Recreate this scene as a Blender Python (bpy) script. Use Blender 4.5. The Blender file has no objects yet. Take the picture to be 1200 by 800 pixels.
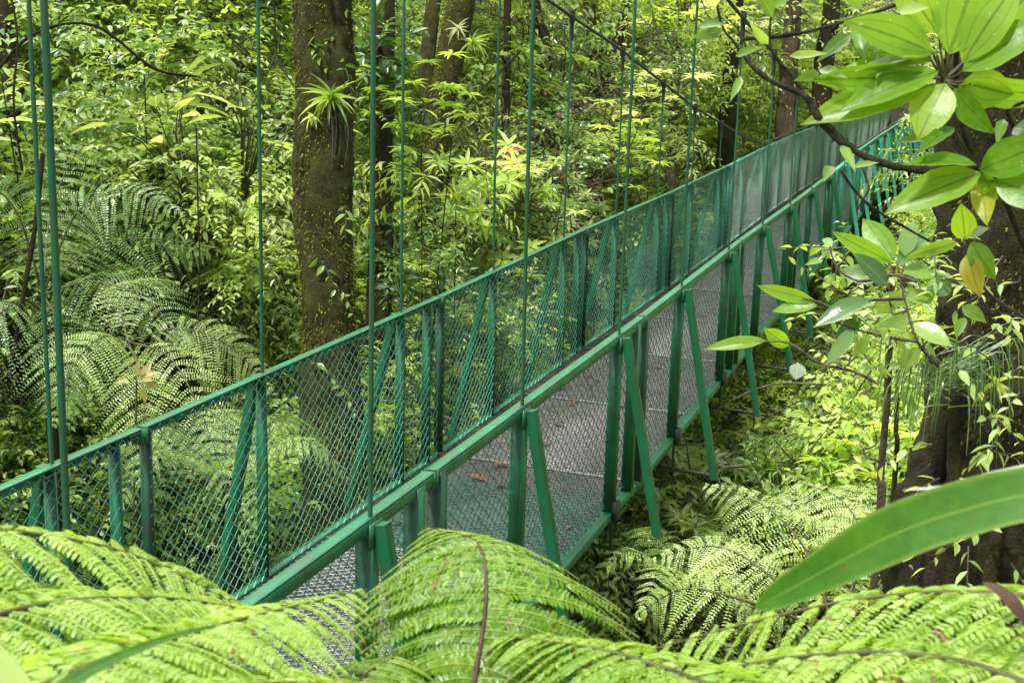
import bpy, math, random
import numpy as np
from mathutils import Vector, Matrix, noise

random.seed(7)
rng = np.random.default_rng(11)
scene = bpy.context.scene
COL = scene.collection
CZ = 4.0                      # height of the camera above the world's zero level

# ------------------------------------------------------------------ camera
F, PITCH, ROLL = 1466.1, 0.2064, 0.0292       # focal length in px of a 1200 px wide frame
cp, sp, cr, sr = math.cos(PITCH), math.sin(PITCH), math.cos(ROLL), math.sin(ROLL)
UP0 = np.array([0, sp, cp]); FW = np.array([0, cp, -sp]); XX = np.array([1.0, 0, 0])


def px(x, y, d):
    """world point seen at photo pixel (x, y) at forward depth d"""
    u, v = x - 600, y - 400
    u0 = cr * u + sr * v; v0 = -sr * u + cr * v
    return XX * (u0 * d / F) + UP0 * (-v0 * d / F) + FW * d + np.array([0, 0, CZ])


cam_d = bpy.data.cameras.new('camera')
cam = bpy.data.objects.new('camera', cam_d); COL.objects.link(cam)
R = cr * XX + sr * UP0
U = -sr * XX + cr * UP0
cam.matrix_world = Matrix(((R[0], U[0], -FW[0], 0), (R[1], U[1], -FW[1], 0), (R[2], U[2], -FW[2], CZ), (0, 0, 0, 1)))
cam_d.sensor_width = 36; cam_d.lens = F / 1200 * 36
cam_d.clip_start = 0.05; cam_d.clip_end = 2000
cam_d.dof.use_dof = True; cam_d.dof.focus_distance = 6.5; cam_d.dof.aperture_fstop = 11
scene.camera = cam


# ------------------------------------------------------------------ object helpers
def link(name, data, parent=None, loc=None):
    o = bpy.data.objects.new(name, data); COL.objects.link(o)
    if parent is not None: o.parent = parent
    if loc is not None: o.location = loc
    return o


def tag(o, label=None, cat=None, group=None, kind=None):
    if label: o['label'] = label
    if cat: o['category'] = cat
    if group: o['group'] = group
    if kind: o['kind'] = kind
    return o


def thing(name, label, cat, loc=(0, 0, 0), group=None):
    return tag(link(name, None, loc=loc), label, cat, group)


def norm(a):
    return a / np.maximum(np.linalg.norm(a, axis=-1, keepdims=True), 1e-9)


class MB:
    def __init__(s):
        s.v = []; s.f = []; s.a = []; s.m = []; s.n = 0

    def add(s, v, f, a=None, mi=0):
        v = np.asarray(v, float).reshape(-1, 3); f = np.asarray(f, int)
        s.v.append(v)
        s.a.append(np.zeros((len(v), 3)) if a is None else np.asarray(a, float).reshape(-1, 3))
        s.f.append(f + s.n); s.m.append(np.full(len(f), mi)); s.n += len(v)
        return s

    def mesh(s, name, mats, smooth=True, origin=None):
        me = bpy.data.meshes.new(name)
        V = np.concatenate(s.v) if s.v else np.zeros((0, 3))
        if origin is not None: V = V - np.asarray(origin)
        A = np.concatenate(s.a)
        lens = np.concatenate([np.full(len(f), f.shape[1]) for f in s.f])
        idx = np.concatenate([f.ravel() for f in s.f])
        me.vertices.add(len(V)); me.vertices.foreach_set('co', V.astype(np.float32).ravel())
        me.loops.add(len(idx)); me.loops.foreach_set('vertex_index', idx.astype(np.int32))
        me.polygons.add(len(lens))
        st = np.concatenate([[0], np.cumsum(lens)[:-1]])
        me.polygons.foreach_set('loop_start', st.astype(np.int32))
        me.polygons.foreach_set('loop_total', lens.astype(np.int32))
        me.polygons.foreach_set('material_index', np.concatenate(s.m).astype(np.int32))
        me.update(calc_edges=True); me.validate()
        at = me.attributes.new('luv', 'FLOAT_VECTOR', 'POINT')
        if len(me.vertices) == len(V): at.data.foreach_set('vector', A.astype(np.float32).ravel())
        if smooth: me.polygons.foreach_set('use_smooth', np.ones(len(me.polygons), bool))
        for m in (mats if isinstance(mats, (list, tuple)) else [mats]): me.materials.append(m)
        return me

    def obj(s, name, mats, parent=None, smooth=True, loc=None):
        """world-space verts -> object; when it has a parent Empty its origin is the parent's"""
        o0 = None
        if parent is not None:
            o0 = np.array(parent.matrix_basis.translation)
            q = parent.parent
            while q is not None: o0 = o0 + np.array(q.matrix_basis.translation); q = q.parent
        elif loc is not None: o0 = np.array(loc)
        return link(name, s.mesh(name, mats, smooth, o0), parent, None if parent is not None else loc)


def box(mb, c, X, Y, Z, mi=0):
    """oriented box: centre c, half vectors X, Y, Z"""
    c, X, Y, Z = map(np.asarray, (c, X, Y, Z))
    v = [c + a * X + b * Y + d * Z for d in (-1, 1) for b in (-1, 1) for a in (-1, 1)]
    mb.add(v, [(0, 2, 3, 1), (4, 5, 7, 6), (0, 1, 5, 4), (2, 6, 7, 3), (0, 4, 6, 2), (1, 3, 7, 5)], mi=mi)


def bar(mb, a, b, w, d, side, bev=0.1, mi=0):
    """beam from a to b, width w along 'side', depth d across; small bevel (octagonal section)"""
    a = np.asarray(a, float); b = np.asarray(b, float)
    T = norm(b - a); S = np.asarray(side, float); S = norm(S - T * (S @ T)); N = np.cross(T, S)
    q = min(w, d) * bev
    hw, hd = w / 2, d / 2
    sec = [(hw, hd - q), (hw - q, hd), (-hw + q, hd), (-hw, hd - q), (-hw, -hd + q), (-hw + q, -hd), (hw - q, -hd), (hw, -hd + q)]
    v = [p + S * x + N * y for p in (a, b) for x, y in sec]
    f = [(i, (i + 1) % 8, 8 + (i + 1) % 8, 8 + i) for i in range(8)]
    mb.add(v, f, mi=mi)
    mb.add([v[i] for i in range(8)], [tuple(range(7, -1, -1))], mi=mi); mb.add(v[8:], [tuple(range(8))], mi=mi)


def tube(mb, P, r, k=6, mi=0, tint=0.5, cap=False, bump=0.0, bscale=8.0):
    P = np.asarray(P, float); n = len(P)
    r = np.full(n, r, float) if np.isscalar(r) else np.asarray(r, float)
    T = np.zeros_like(P); T[1:-1] = P[2:] - P[:-2]; T[0] = P[1] - P[0]; T[-1] = P[-1] - P[-2]; T = norm(T)
    ref = np.array([0.03, 0.1, 1.0]) if abs(T[0][2]) < 0.8 else np.array([1.0, 0.13, 0])
    S = norm(np.cross(T, ref)); B = np.cross(T, S)
    an = np.arange(k) / k * 2 * math.pi
    ring = np.cos(an)[None, :, None] * S[:, None] + np.sin(an)[None, :, None] * B[:, None]
    rr = np.repeat(r[:, None], k, 1)
    if bump:
        for i in range(n):
            for j in range(k):
                p = P[i] + ring[i, j] * r[i]
                rr[i, j] *= 1 + bump * (noise.noise(Vector((p[0] * bscale, p[1] * bscale, p[2] * bscale * .35))) * 1.3
                                        + .5 * noise.noise(Vector(p * bscale * 2.7)))
    V = P[:, None] + ring * rr[..., None]
    A = np.zeros((n, k, 3)); A[..., 0] = np.arange(k)[None] / k; A[..., 1] = np.arange(n)[:, None] / n; A[..., 2] = tint
    i, j = np.meshgrid(np.arange(n - 1), np.arange(k), indexing='ij'); j2 = (j + 1) % k
    mb.add(V, np.stack([i * k + j, i * k + j2, (i + 1) * k + j2, (i + 1) * k + j], -1).reshape(-1, 4), A, mi)
    if cap:
        mb.add(V[-1], [tuple(range(k))], A[-1], mi); mb.add(V[0], [tuple(range(k - 1, -1, -1))], A[0], mi)


def spline(pts, n):
    """Catmull-Rom through pts (k, m) -> (n, m)"""
    p = np.asarray(pts, float); p = np.vstack([2 * p[0] - p[1], p, 2 * p[-1] - p[-2]]); k = len(p) - 3
    t = np.linspace(0, k - 1e-6, n); i = t.astype(int); t = (t - i)[:, None]
    a, b, c, d = p[i], p[i + 1], p[i + 2], p[i + 3]
    return .5 * (2 * b + (c - a) * t + (2 * a - 5 * b + 4 * c - d) * t ** 2 + (3 * b - a - 3 * c + d) * t ** 3)


# ------------------------------------------------------------------ leaves
def leaf_tpl(prof, fold=.25, droop=.15, wave=0.0):
    """prof: list of (t, halfwidth 0..1). Local x across (in widths), y along (in lengths), z out (lengths)"""
    v = []; a = []
    for t, w in prof:
        z = -droop * t * t
        for sx in (-1, 0, 1):
            v.append((sx * w * .5, t, z + fold * abs(sx) * w * .25 + wave * math.sin(t * 17) * abs(sx) * w))
            a.append((.5 + .5 * sx * w, t, 0))
    f = []
    for i in range(len(prof) - 1):
        b = i * 3; f += [(b, b + 1, b + 4, b + 3), (b + 1, b + 2, b + 5, b + 4)]
    return np.array(v), np.array(f), np.array(a)


OVATE3 = leaf_tpl([(0, .06), (.3, .9), (.62, .85), (1, .02)], .35, .18)
LANCE3 = leaf_tpl([(0, .08), (.25, .8), (.6, .8), (1, .02)], .3, .3)
OVATE2 = leaf_tpl([(0, .1), (.42, 1), (1, .03)], .35, .12)
KITE = (np.array([(0, 0, 0), (.5, .4, .03), (0, 1, -.05), (-.5, .4, .03)]), np.array([(0, 1, 2, 3)]), np.array([(.5, 0, 0), (1, .4, 0), (.5, 1, 0), (0, .4, 0)]))
PINN = leaf_tpl([(0, .55), (.35, 1), (.75, .8), (1, .12)], .12, .12)
BIG = leaf_tpl([(0, .03), (.05, .22), (.13, .55), (.22, .8), (.34, .97), (.46, 1), (.58, .95), (.7, .8), (.8, .58), (.88, .36), (.94, .16), (1, .01)], .22, .2, .012)
STRAPP = leaf_tpl([(0, .35), (.15, .8), (.35, 1), (.55, .95), (.75, .7), (.9, .35), (1, .02)], .5, .55)


def add_leaves(mb, tpl, P, D, N, L, W, tint=None, mi=0):
    tv, tf, ta = tpl; P = np.asarray(P, float).reshape(-1, 3); n = len(P)
    if n == 0: return
    D = norm(np.broadcast_to(np.asarray(D, float), (n, 3))); N = np.broadcast_to(np.asarray(N, float), (n, 3))
    X = norm(np.cross(D, N)); N = np.cross(X, D)
    L = np.broadcast_to(np.asarray(L, float), (n,)); W = np.broadcast_to(np.asarray(W, float), (n,))
    V = P[:, None] + X[:, None] * (tv[None, :, 0:1] * W[:, None, None]) + D[:, None] * (tv[None, :, 1:2] * L[:, None, None]) + N[:, None] * (tv[None, :, 2:3] * L[:, None, None])
    A = np.broadcast_to(ta[None], (n,) + ta.shape).copy()
    A[..., 2] = (rng.random(n) if tint is None else np.broadcast_to(np.asarray(tint, float), (n,)))[:, None]
    k = len(tv)
    Fc = (tf[None] + (np.arange(n) * k)[:, None, None]).reshape(-1, tf.shape[1])
    mb.add(V, Fc, A, mi)


def sprays(mb, C, T, length, nleaf, L, W, tpl=OVATE3, droop=.25, mi=0, twig=True, tmi=1, jit=.35, tint=None, twr=.003, tip=True, up=.8):
    """twigs starting at C (m,3) in directions T with alternate leaves"""
    C = np.asarray(C, float).reshape(-1, 3); T = norm(np.asarray(T, float).reshape(-1, 3)); m = len(C)
    length = np.broadcast_to(length, (m,)) * rng.uniform(.7, 1.25, m)
    t = (np.arange(nleaf) + .6) / nleaf
    dn = np.array([0, 0, -1.0])
    P = C[:, None] + T[:, None] * (t[None, :, None] * length[:, None, None]) + dn * (droop * length[:, None, None] * t[None, :, None] ** 2)
    Tt = norm(T[:, None] + dn * (2 * droop * t)[None, :, None])
    S = norm(np.cross(Tt, np.array([0, 0, 1.0]) + rng.normal(0, .1, (m, 1, 3))))
    side = np.where(np.arange(nleaf) % 2 == 0, 1.0, -1.0)[None, :, None]
    D = Tt * rng.uniform(.35, .9, (m, nleaf, 1)) + side * S + rng.normal(0, jit, (m, nleaf, 3)) + dn * rng.uniform(0, .5, (m, nleaf, 1))
    N = np.array([0, 0, up]) + rng.normal(0, jit, (m, nleaf, 3)) + D * .1
    sc = rng.uniform(.6, 1.2, (m, nleaf)) * (1 - .35 * t[None])
    tt = (rng.random((m, 1)) * .6 + rng.random((m, nleaf)) * .4) if tint is None else np.clip(tint + rng.normal(0, .15, (m, nleaf)), 0, 1)
    add_leaves(mb, tpl, P.reshape(-1, 3), D.reshape(-1, 3), N.reshape(-1, 3), (L * sc).ravel(), (W * sc).ravel(), tt.ravel(), mi)
    if twig:
        k = 4; t3 = np.linspace(0, 1, k)
        Q = C[:, None] + T[:, None] * (t3[None, :, None] * length[:, None, None]) + dn * (droop * length[:, None, None] * t3[None, :, None] ** 2)
        S1 = norm(np.cross(T, [0, 0, 1.0]) + 1e-4); S2 = np.cross(T, S1)
        an = np.arange(3) * 2.094
        rg = np.cos(an)[None, :, None] * S1[:, None] + np.sin(an)[None, :, None] * S2[:, None]
        V = Q[:, :, None] + rg[:, None] * (twr * (1.3 - t3))[None, :, None, None]
        ii, jj = np.meshgrid(np.arange(k - 1), np.arange(3), indexing='ij'); j2 = (jj + 1) % 3
        f = np.stack([ii * 3 + jj, ii * 3 + j2, (ii + 1) * 3 + j2, (ii + 1) * 3 + jj], -1).reshape(-1, 4)
        Fc = (f[None] + (np.arange(m) * k * 3)[:, None, None]).reshape(-1, 4)
        mb.add(V, Fc, mi=tmi)


def frond(mb, path, up, plen, npin=22, nleaf=12, pw=.03, lw=.45, droop=.25, mi=0, smi=1, tpl=KITE, tint=None, ang=.35,
          base=.12, rr=.006, midribs=False, curl=0.0, asym=0.0, gap=.0):
    """bipinnate fern frond along path; returns nothing, adds leaflets (mi) and stalk (smi)"""
    mrib = 2 if midribs else smi
    P = spline(path, 60); tt = np.linspace(0, 1, 60)
    tube(mb, P, rr * (1.15 - tt), 5, smi, tint=.4)
    T = norm(np.gradient(P, axis=0)); up = np.asarray(up, float)
    ti = np.clip(np.linspace(base, .985, npin) + rng.normal(0, .25 / npin, npin), base * .9, .99); ti.sort()
    at = lambda A: np.stack([np.interp(ti, tt, A[:, c]) for c in range(3)], -1)
    p, t = at(P), norm(at(T)); S = norm(np.cross(t, up)); Nn = norm(np.cross(S, t))
    x = (ti - base) / (1 - base)
    roll = rng.normal(0, .13, npin)
    ln = plen * np.minimum(1, .45 + 2.2 * x) * np.clip((1 - x) * 1.9, .04, 1) ** .85
    ln = ln * rng.uniform(.93, 1.05, npin)
    dn = np.array([0, 0, -1.0])
    for sd in (1, -1):
        a = ang + rng.normal(0, .09, npin)
        D = norm(sd * S * np.cos(a)[:, None] + t * np.sin(a)[:, None] + Nn * .08)
        l2 = ln * (1 + sd * asym)
        u = (np.arange(nleaf) + .5) / nleaf
        dr = droop * rng.uniform(.8, 1.2, npin)
        Q = p[:, None] + D[:, None] * (u[None, :, None] * l2[:, None, None]) + dn * ((dr * l2)[:, None, None] * (u ** 1.8)[None, :, None]) \
            + t[:, None] * ((curl * l2)[:, None, None] * (u ** 2)[None, :, None])
        Dt = norm(D[:, None] + dn * (dr[:, None] * 1.8 * u[None] ** .8)[..., None] + t[:, None] * (curl * 2 * u)[None, :, None])
        Nr = norm(Nn + S * (roll * sd)[:, None] + t * rng.normal(0, .22, (npin, 1)))
        Sn = norm(np.cross(Dt, Nr[:, None])); Np = norm(np.cross(Sn, Dt))
        lw_ = pw * np.clip(1.15 * (1 - u ** 2.2), .12, 1)
        sc = (l2 / plen).clip(.3, 1)[:, None] ** .5
        tn = (rng.random((npin, 1)) * .5 + rng.random((npin, nleaf)) * .5) if tint is None else np.clip(tint + rng.normal(0, .09, (npin, 1)) + rng.normal(0, .07, (npin, nleaf)), 0, 1)
        if midribs: tn = np.where(rng.random(tn.shape) < .012, 1.5, tn); tn[:, -2:] = np.where(rng.random((npin, 2)) < .2, 1.4, tn[:, -2:])
        for s2 in (1, -1):
            DD = s2 * Sn * .93 + Dt * .36 + rng.normal(0, .07, (npin, nleaf, 3))
            NN = Np + rng.normal(0, .26, (npin, nleaf, 3))
            L = (lw_[None] * sc * rng.uniform(.85, 1.1, (npin, nleaf)))
            add_leaves(mb, tpl, Q.reshape(-1, 3), DD.reshape(-1, 3), NN.reshape(-1, 3), L.ravel(), (L * 0 + (l2[:, None] / nleaf) * (1.0 - gap) * 1.05).ravel() if lw is None else (L * lw).ravel(), tn.ravel(), mi)
        if midribs:
            for i in range(npin):
                if l2[i] > .02: tube(mb, Q[i][::max(1, nleaf // 8)] + Np[i][::max(1, nleaf // 8)] * .0008, .0008, 3, mrib, tint=.75)


# ------------------------------------------------------------------ materials
def new_mat(name):
    m = bpy.data.materials.new(name); m.use_nodes = True; nt = m.node_tree
    for n in list(nt.nodes): nt.nodes.remove(n)
    return m, nt, (lambda t, **k: mk(nt, t, **k))


def mk(nt, t, **k):
    n = nt.nodes.new(t)
    for a, v in k.items(): setattr(n, a, v)
    return n


def ramp(nt, src, stops):
    r = mk(nt, 'ShaderNodeValToRGB'); e = r.color_ramp.elements
    while len(e) < len(stops): e.new(.5)
    for q, (p, c) in zip(e, stops): q.position = p; q.color = (*c, 1) if len(c) == 3 else c
    nt.links.new(src, r.inputs[0]); return r.outputs[0]


def math_(nt, op, a, b=None, clamp=False):
    n = mk(nt, 'ShaderNodeMath', operation=op); n.use_clamp = clamp
    for i, x in enumerate((a, b)):
        if x is None: continue
        if isinstance(x, (int, float)): n.inputs[i].default_value = x
        else: nt.links.new(x, n.inputs[i])
    return n.outputs[0]


def mixc(nt, f, a, b, mode='MIX'):
    n = mk(nt, 'ShaderNodeMix', data_type='RGBA', blend_type=mode)
    for i, x in ((0, f), (6, a), (7, b)):
        if isinstance(x, (int, float)): n.inputs[i].default_value = x
        elif isinstance(x, tuple): n.inputs[i].default_value = (*x, 1)
        else: nt.links.new(x, n.inputs[i])
    return n.outputs[2]


def noise_(nt, scale, detail=4, coord=None, rough=.6):
    n = mk(nt, 'ShaderNodeTexNoise'); n.inputs['Scale'].default_value = scale; n.inputs['Detail'].default_value = detail
    n.inputs['Roughness'].default_value = rough
    if coord is None:
        tc = mk(nt, 'ShaderNodeTexCoord'); coord = tc.outputs['Object']
    nt.links.new(coord, n.inputs['Vector']); return n.outputs['Fac']


def leaf_mat(name, c0, c1, c2=None, rough=.38, trans=.4, veins=0, spots=False, spec=.5, tr_gain=1.5, streak=False, c3=None):
    """c0 dark, c1 usual, c2 young / yellowish; tint attribute runs between them"""
    m, nt, N = new_mat(name); L = nt.links.new
    at = N('ShaderNodeAttribute', attribute_name='luv'); sep = N('ShaderNodeSeparateXYZ'); L(at.outputs['Vector'], sep.inputs[0])
    oi = N('ShaderNodeObjectInfo')
    f = math_(nt, 'ADD', math_(nt, 'MULTIPLY', sep.outputs[2], .72), math_(nt, 'MULTIPLY', oi.outputs['Random'], .28))
    c2 = c2 or tuple(min(1, x * 1.5) for x in c1)
    col = ramp(nt, math_(nt, 'MULTIPLY', f, .9), [(0.05, c0), (.38, c1), (.80, c2)] + ([(.95, c3)] if c3 else []))
    au = math_(nt, 'ABSOLUTE', math_(nt, 'SUBTRACT', sep.outputs[0], .5))
    mid = math_(nt, 'LESS_THAN', au, -1 if streak else .03)
    if streak:
        st = ramp(nt, noise_(nt, 14, 5, None, .7), [(.3, (0, 0, 0)), (.7, (1, 1, 1))]); col = mixc(nt, st, c0, c2); col = mixc(nt, .45, col, c1)
        ln = math_(nt, 'LESS_THAN', math_(nt, 'FRACT', math_(nt, 'MULTIPLY', sep.outputs[0], 24)), .25); col = mixc(nt, math_(nt, 'MULTIPLY', ln, .22), col, c0)
        bl = ramp(nt, noise_(nt, 75, 3, None, .7), [(.66, (0, 0, 0)), (.70, (1, 1, 1))]); col = mixc(nt, math_(nt, 'MULTIPLY', bl, .6), col, (.14, .09, .02))
        mr = ramp(nt, au, [(.0, (1, 1, 1)), (.035, (0, 0, 0))]); col = mixc(nt, math_(nt, 'MULTIPLY', mr, .6), col, (.22, .36, .06))
        eg = ramp(nt, au, [(.40, (0, 0, 0)), (.5, (1, 1, 1))]); col = mixc(nt, math_(nt, 'MULTIPLY', eg, .6), col, (.25, .34, .06))
    if veins:
        # arching side veins: a few lines that follow the blade lengthwise plus fine cross veins
        v1 = math_(nt, 'LESS_THAN', math_(nt, 'ABSOLUTE', math_(nt, 'SUBTRACT', au, math_(nt, 'MULTIPLY', math_(nt, 'SINE', math_(nt, 'MULTIPLY', sep.outputs[1], 3.1416)), .27))), .012)
        w = math_(nt, 'FRACT', math_(nt, 'SUBTRACT', math_(nt, 'MULTIPLY', sep.outputs[1], 26), math_(nt, 'MULTIPLY', au, 14)))
        v2 = math_(nt, 'MULTIPLY', math_(nt, 'LESS_THAN', w, .14), .35)
        vv = math_(nt, 'MAXIMUM', math_(nt, 'MAXIMUM', math_(nt, 'MULTIPLY', v1, .8), mid), v2)
        col = mixc(nt, math_(nt, 'MULTIPLY', vv, .55), col, tuple(x * .3 for x in c1))
        nz = noise_(nt, 60, 3); blot = ramp(nt, nz, [(.35, (0, 0, 0)), (.75, (1, 1, 1))])
        col = mixc(nt, math_(nt, 'MULTIPLY', blot, .25), col, c2)
    else:
        col = mixc(nt, math_(nt, 'MULTIPLY', mid, .35), col, tuple(min(1, x * 1.6) for x in c1))
    if spots:
        s = noise_(nt, 110, 1); col = mixc(nt, ramp(nt, s, [(.72, (0, 0, 0)), (.75, (.6, .6, .6))]), col, (.6, .65, .3))
    pb = N('ShaderNodeBsdfPrincipled'); L(col, pb.inputs['Base Color']); pb.inputs['Roughness'].default_value = rough
    pb.inputs['Specular IOR Level'].default_value = spec
    bp = N('ShaderNodeBump'); bp.inputs['Strength'].default_value = .35; bp.inputs['Distance'].default_value = .003
    L(noise_(nt, 45, 2), bp.inputs['Height']); L(bp.outputs[0], pb.inputs['Normal'])
    tr = N('ShaderNodeBsdfTranslucent')
    tcol = mixc(nt, 1.0, col, (1.25 * tr_gain, 1.15 * tr_gain, .55 * tr_gain), 'MULTIPLY'); L(tcol, tr.inputs['Color'])
    mx = N('ShaderNodeMixShader'); mx.inputs[0].default_value = trans; L(pb.outputs[0], mx.inputs[1]); L(tr.outputs[0], mx.inputs[2])
    out = N('ShaderNodeOutputMaterial'); L(mx.outputs[0], out.inputs[0]); return m


def solid_mat(name, stops, scale=6, rough=.7, bump=.3, bdist=.01, detail=6, spec=.4, metal=0, bscale=None):
    m, nt, N = new_mat(name); L = nt.links.new
    f = noise_(nt, scale, detail)
    col = ramp(nt, f, stops)
    pb = N('ShaderNodeBsdfPrincipled'); L(col, pb.inputs['Base Color']); pb.inputs['Roughness'].default_value = rough
    pb.inputs['Specular IOR Level'].default_value = spec; pb.inputs['Metallic'].default_value = metal
    b = N('ShaderNodeBump'); b.inputs['Strength'].default_value = bump; b.inputs['Distance'].default_value = bdist
    L(noise_(nt, bscale or scale * 5, 6), b.inputs['Height']); L(b.outputs[0], pb.inputs['Normal'])
    out = N('ShaderNodeOutputMaterial'); L(pb.outputs[0], out.inputs[0]); return m


def bark_mat(name, dark, light, moss, amount=.5):
    m, nt, N = new_mat(name); L = nt.links.new
    tc = N('ShaderNodeTexCoord'); mp = N('ShaderNodeMapping'); mp.inputs['Scale'].default_value = (1, 1, .22); L(tc.outputs['Object'], mp.inputs[0])
    n1 = noise_(nt, 16, 10, mp.outputs[0], .78)
    col = ramp(nt, n1, [(.40, dark), (.60, light)])
    n2 = noise_(nt, 7, 10, None, .85)
    mf = ramp(nt, n2, [(1 - amount - .12, (0, 0, 0)), (1 - amount + .14, (1, 1, 1))])
    n3 = noise_(nt, 90, 3)
    mc = ramp(nt, n3, [(.3, tuple(x * .35 for x in moss)), (.7, moss)])
    col = mixc(nt, mf, col, mc)
    pb = N('ShaderNodeBsdfPrincipled'); L(col, pb.inputs['Base Color']); pb.inputs['Roughness'].default_value = .85
    pb.inputs['Specular IOR Level'].default_value = .25
    b = N('ShaderNodeBump'); b.inputs['Strength'].default_value = 1.0; b.inputs['Distance'].default_value = .05
    hh = math_(nt, 'ADD', n1, math_(nt, 'MULTIPLY', n3, .5)); L(hh, b.inputs['Height']); L(b.outputs[0], pb.inputs['Normal'])
    out = N('ShaderNodeOutputMaterial'); L(pb.outputs[0], out.inputs[0]); return m


def paint_mat(name, base, dirt, rough=.34, amt=.5):
    m, nt, N = new_mat(name); L = nt.links.new
    f = ramp(nt, noise_(nt, 9, 8, None, .7), [(.42, (0, 0, 0)), (.72, (1, 1, 1))])
    c1 = ramp(nt, noise_(nt, 2.5, 3), [(.3, tuple(x * .7 for x in base)), (.7, tuple(x * 1.2 for x in base))])
    sp_ = ramp(nt, noise_(nt, 60, 4, None, .8), [(.62, (0, 0, 0)), (.72, (1, 1, 1))])
    col = mixc(nt, math_(nt, 'MULTIPLY', f, amt), c1, dirt)
    col = mixc(nt, math_(nt, 'MULTIPLY', sp_, amt * .7), col, tuple(x * .5 for x in dirt))
    pb = N('ShaderNodeBsdfPrincipled'); L(col, pb.inputs['Base Color'])
    L(math_(nt, 'ADD', math_(nt, 'MULTIPLY', f, .25), rough), pb.inputs['Roughness'])
    b = N('ShaderNodeBump'); b.inputs['Strength'].default_value = .25; b.inputs['Distance'].default_value = .002
    L(noise_(nt, 50, 5), b.inputs['Height']); L(b.outputs[0], pb.inputs['Normal'])
    out = N('ShaderNodeOutputMaterial'); L(pb.outputs[0], out.inputs[0]); return m


G = 1.0
M = {}
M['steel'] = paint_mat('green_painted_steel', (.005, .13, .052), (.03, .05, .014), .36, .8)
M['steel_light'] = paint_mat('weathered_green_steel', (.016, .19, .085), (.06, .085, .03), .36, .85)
M['rust'] = paint_mat('dark_rusted_steel', (.02, .05, .025), (.06, .03, .015), .5, .6)
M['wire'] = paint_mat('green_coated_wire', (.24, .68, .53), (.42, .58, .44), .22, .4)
M['deckwire'] = solid_mat('grey_deck_wire', [(.3, (.35, .38, .36)), (.7, (.70, .72, .70))], 5, .35, .1, spec=.6)
M['wire2'] = paint_mat('hazed_pale_wire', (.75, .97, .90), (.80, .90, .82), .25, .4)  # haze and glare over the far mesh, put into the wire colour
M['wire3'] = paint_mat('backlit_green_wire', (.03, .17, .11), (.10, .14, .09), .25, .4)  # right-hand mesh: its backlit darkness is painted into the wire colour
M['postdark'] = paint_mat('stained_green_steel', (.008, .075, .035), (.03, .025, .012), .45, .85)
M['steelfar'] = paint_mat('hazed_green_steel', (.05, .34, .24), (.16, .30, .20), .4, .4)  # same green paint, with the haze over far sections mixed into its colour
M['deckwire2'] = solid_mat('brown_deck_wire', [(.3, (.06, .055, .05)), (.7, (.26, .23, .22))], 9, .4, .1, spec=.6)
M['rib'] = solid_mat('pale_rib', [(.3, (.25, .36, .06)), (.7, (.42, .5, .12))], 9, .5, .1)
M['darkmetal'] = solid_mat('dark_cable_steel', [(.3, (.012, .014, .012)), (.7, (.05, .055, .045))], 20, .5)
M['rodgreen'] = paint_mat('rod_paint', (.012, .12, .06), (.06, .075, .015), .36, .9)
M['leafA'] = leaf_mat('ovate_leaf', (.022, .08, .012), (.22, .38, .065), (.66, .78, .30), .24, .42, spec=.8)
M['leafB'] = leaf_mat('dark_glossy_leaf', (.014, .06, .014), (.13, .27, .06), (.44, .58, .22), .20, .35, spec=1.0)
M['leafC'] = leaf_mat('yellow_green_leaf', (.07, .17, .016), (.38, .56, .08), (.78, .88, .32), .28, .5, spec=.7)
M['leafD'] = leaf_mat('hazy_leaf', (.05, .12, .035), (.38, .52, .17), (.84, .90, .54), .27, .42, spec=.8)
M['fern'] = leaf_mat('fern_leaflet', (.03, .10, .012), (.24, .40, .06), (.64, .76, .34), .3, .4, spec=.7)
M['fernfg'] = leaf_mat('bright_fern_leaflet', (.024, .09, .004), (.16, .32, .012), (.50, .68, .15), .34, .42, spec=.6, c3=(.22, .10, .03))
M['ferndark'] = leaf_mat('dark_fern_leaflet', (.03, .10, .02), (.15, .30, .06), (.42, .58, .26), .33, .35, spec=.8)
M['big'] = leaf_mat('large_veined_leaf', (.04, .15, .008), (.16, .37, .015), (.40, .60, .06), .34, .55, veins=1, spots=True, tr_gain=1.2)
M['strap'] = leaf_mat('strap_leaf', (.02, .085, .004), (.045, .17, .010), (.12, .30, .02), .36, .35, veins=0, streak=True)
M['pale'] = leaf_mat('pale_leaf_underside', (.25, .32, .22), (.42, .5, .38), (.6, .66, .55), .4, .3)
M['yellow'] = leaf_mat('yellowing_leaf', (.20, .28, .01), (.42, .48, .03), (.6, .5, .04), .4, .5, veins=1, spots=True)
M['deadleaf'] = leaf_mat('curled_dead_leaf', (.012, .006, .003), (.04, .018, .008), (.09, .045, .018), .8, .05)
M['brown'] = leaf_mat('dead_brown_leaf', (.04, .015, .006), (.14, .05, .018), (.25, .11, .04), .5, .25)
M['orange'] = leaf_mat('orange_flower', (.35, .12, .05), (.55, .22, .10), (.75, .42, .25), .5, .4)
M['stalk'] = solid_mat('green_brown_stalk', [(.35, (.035, .03, .012)), (.65, (.11, .12, .03))], 12, .6)
M['redstalk'] = solid_mat('dark_red_stalk', [(.35, (.02, .008, .005)), (.65, (.09, .035, .015))], 15, .55)
M['twig'] = solid_mat('grey_twig', [(.35, (.04, .033, .022)), (.65, (.16, .14, .10))], 40, .75, .6, .004)
M['bark_moss'] = bark_mat('mossy_bark', (.004, .003, .002), (.062, .044, .022), (.14, .16, .022), .50)
M['bark_dark'] = bark_mat('dark_wet_bark', (.006, .004, .003), (.06, .042, .024), (.08, .09, .014), .47)
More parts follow.
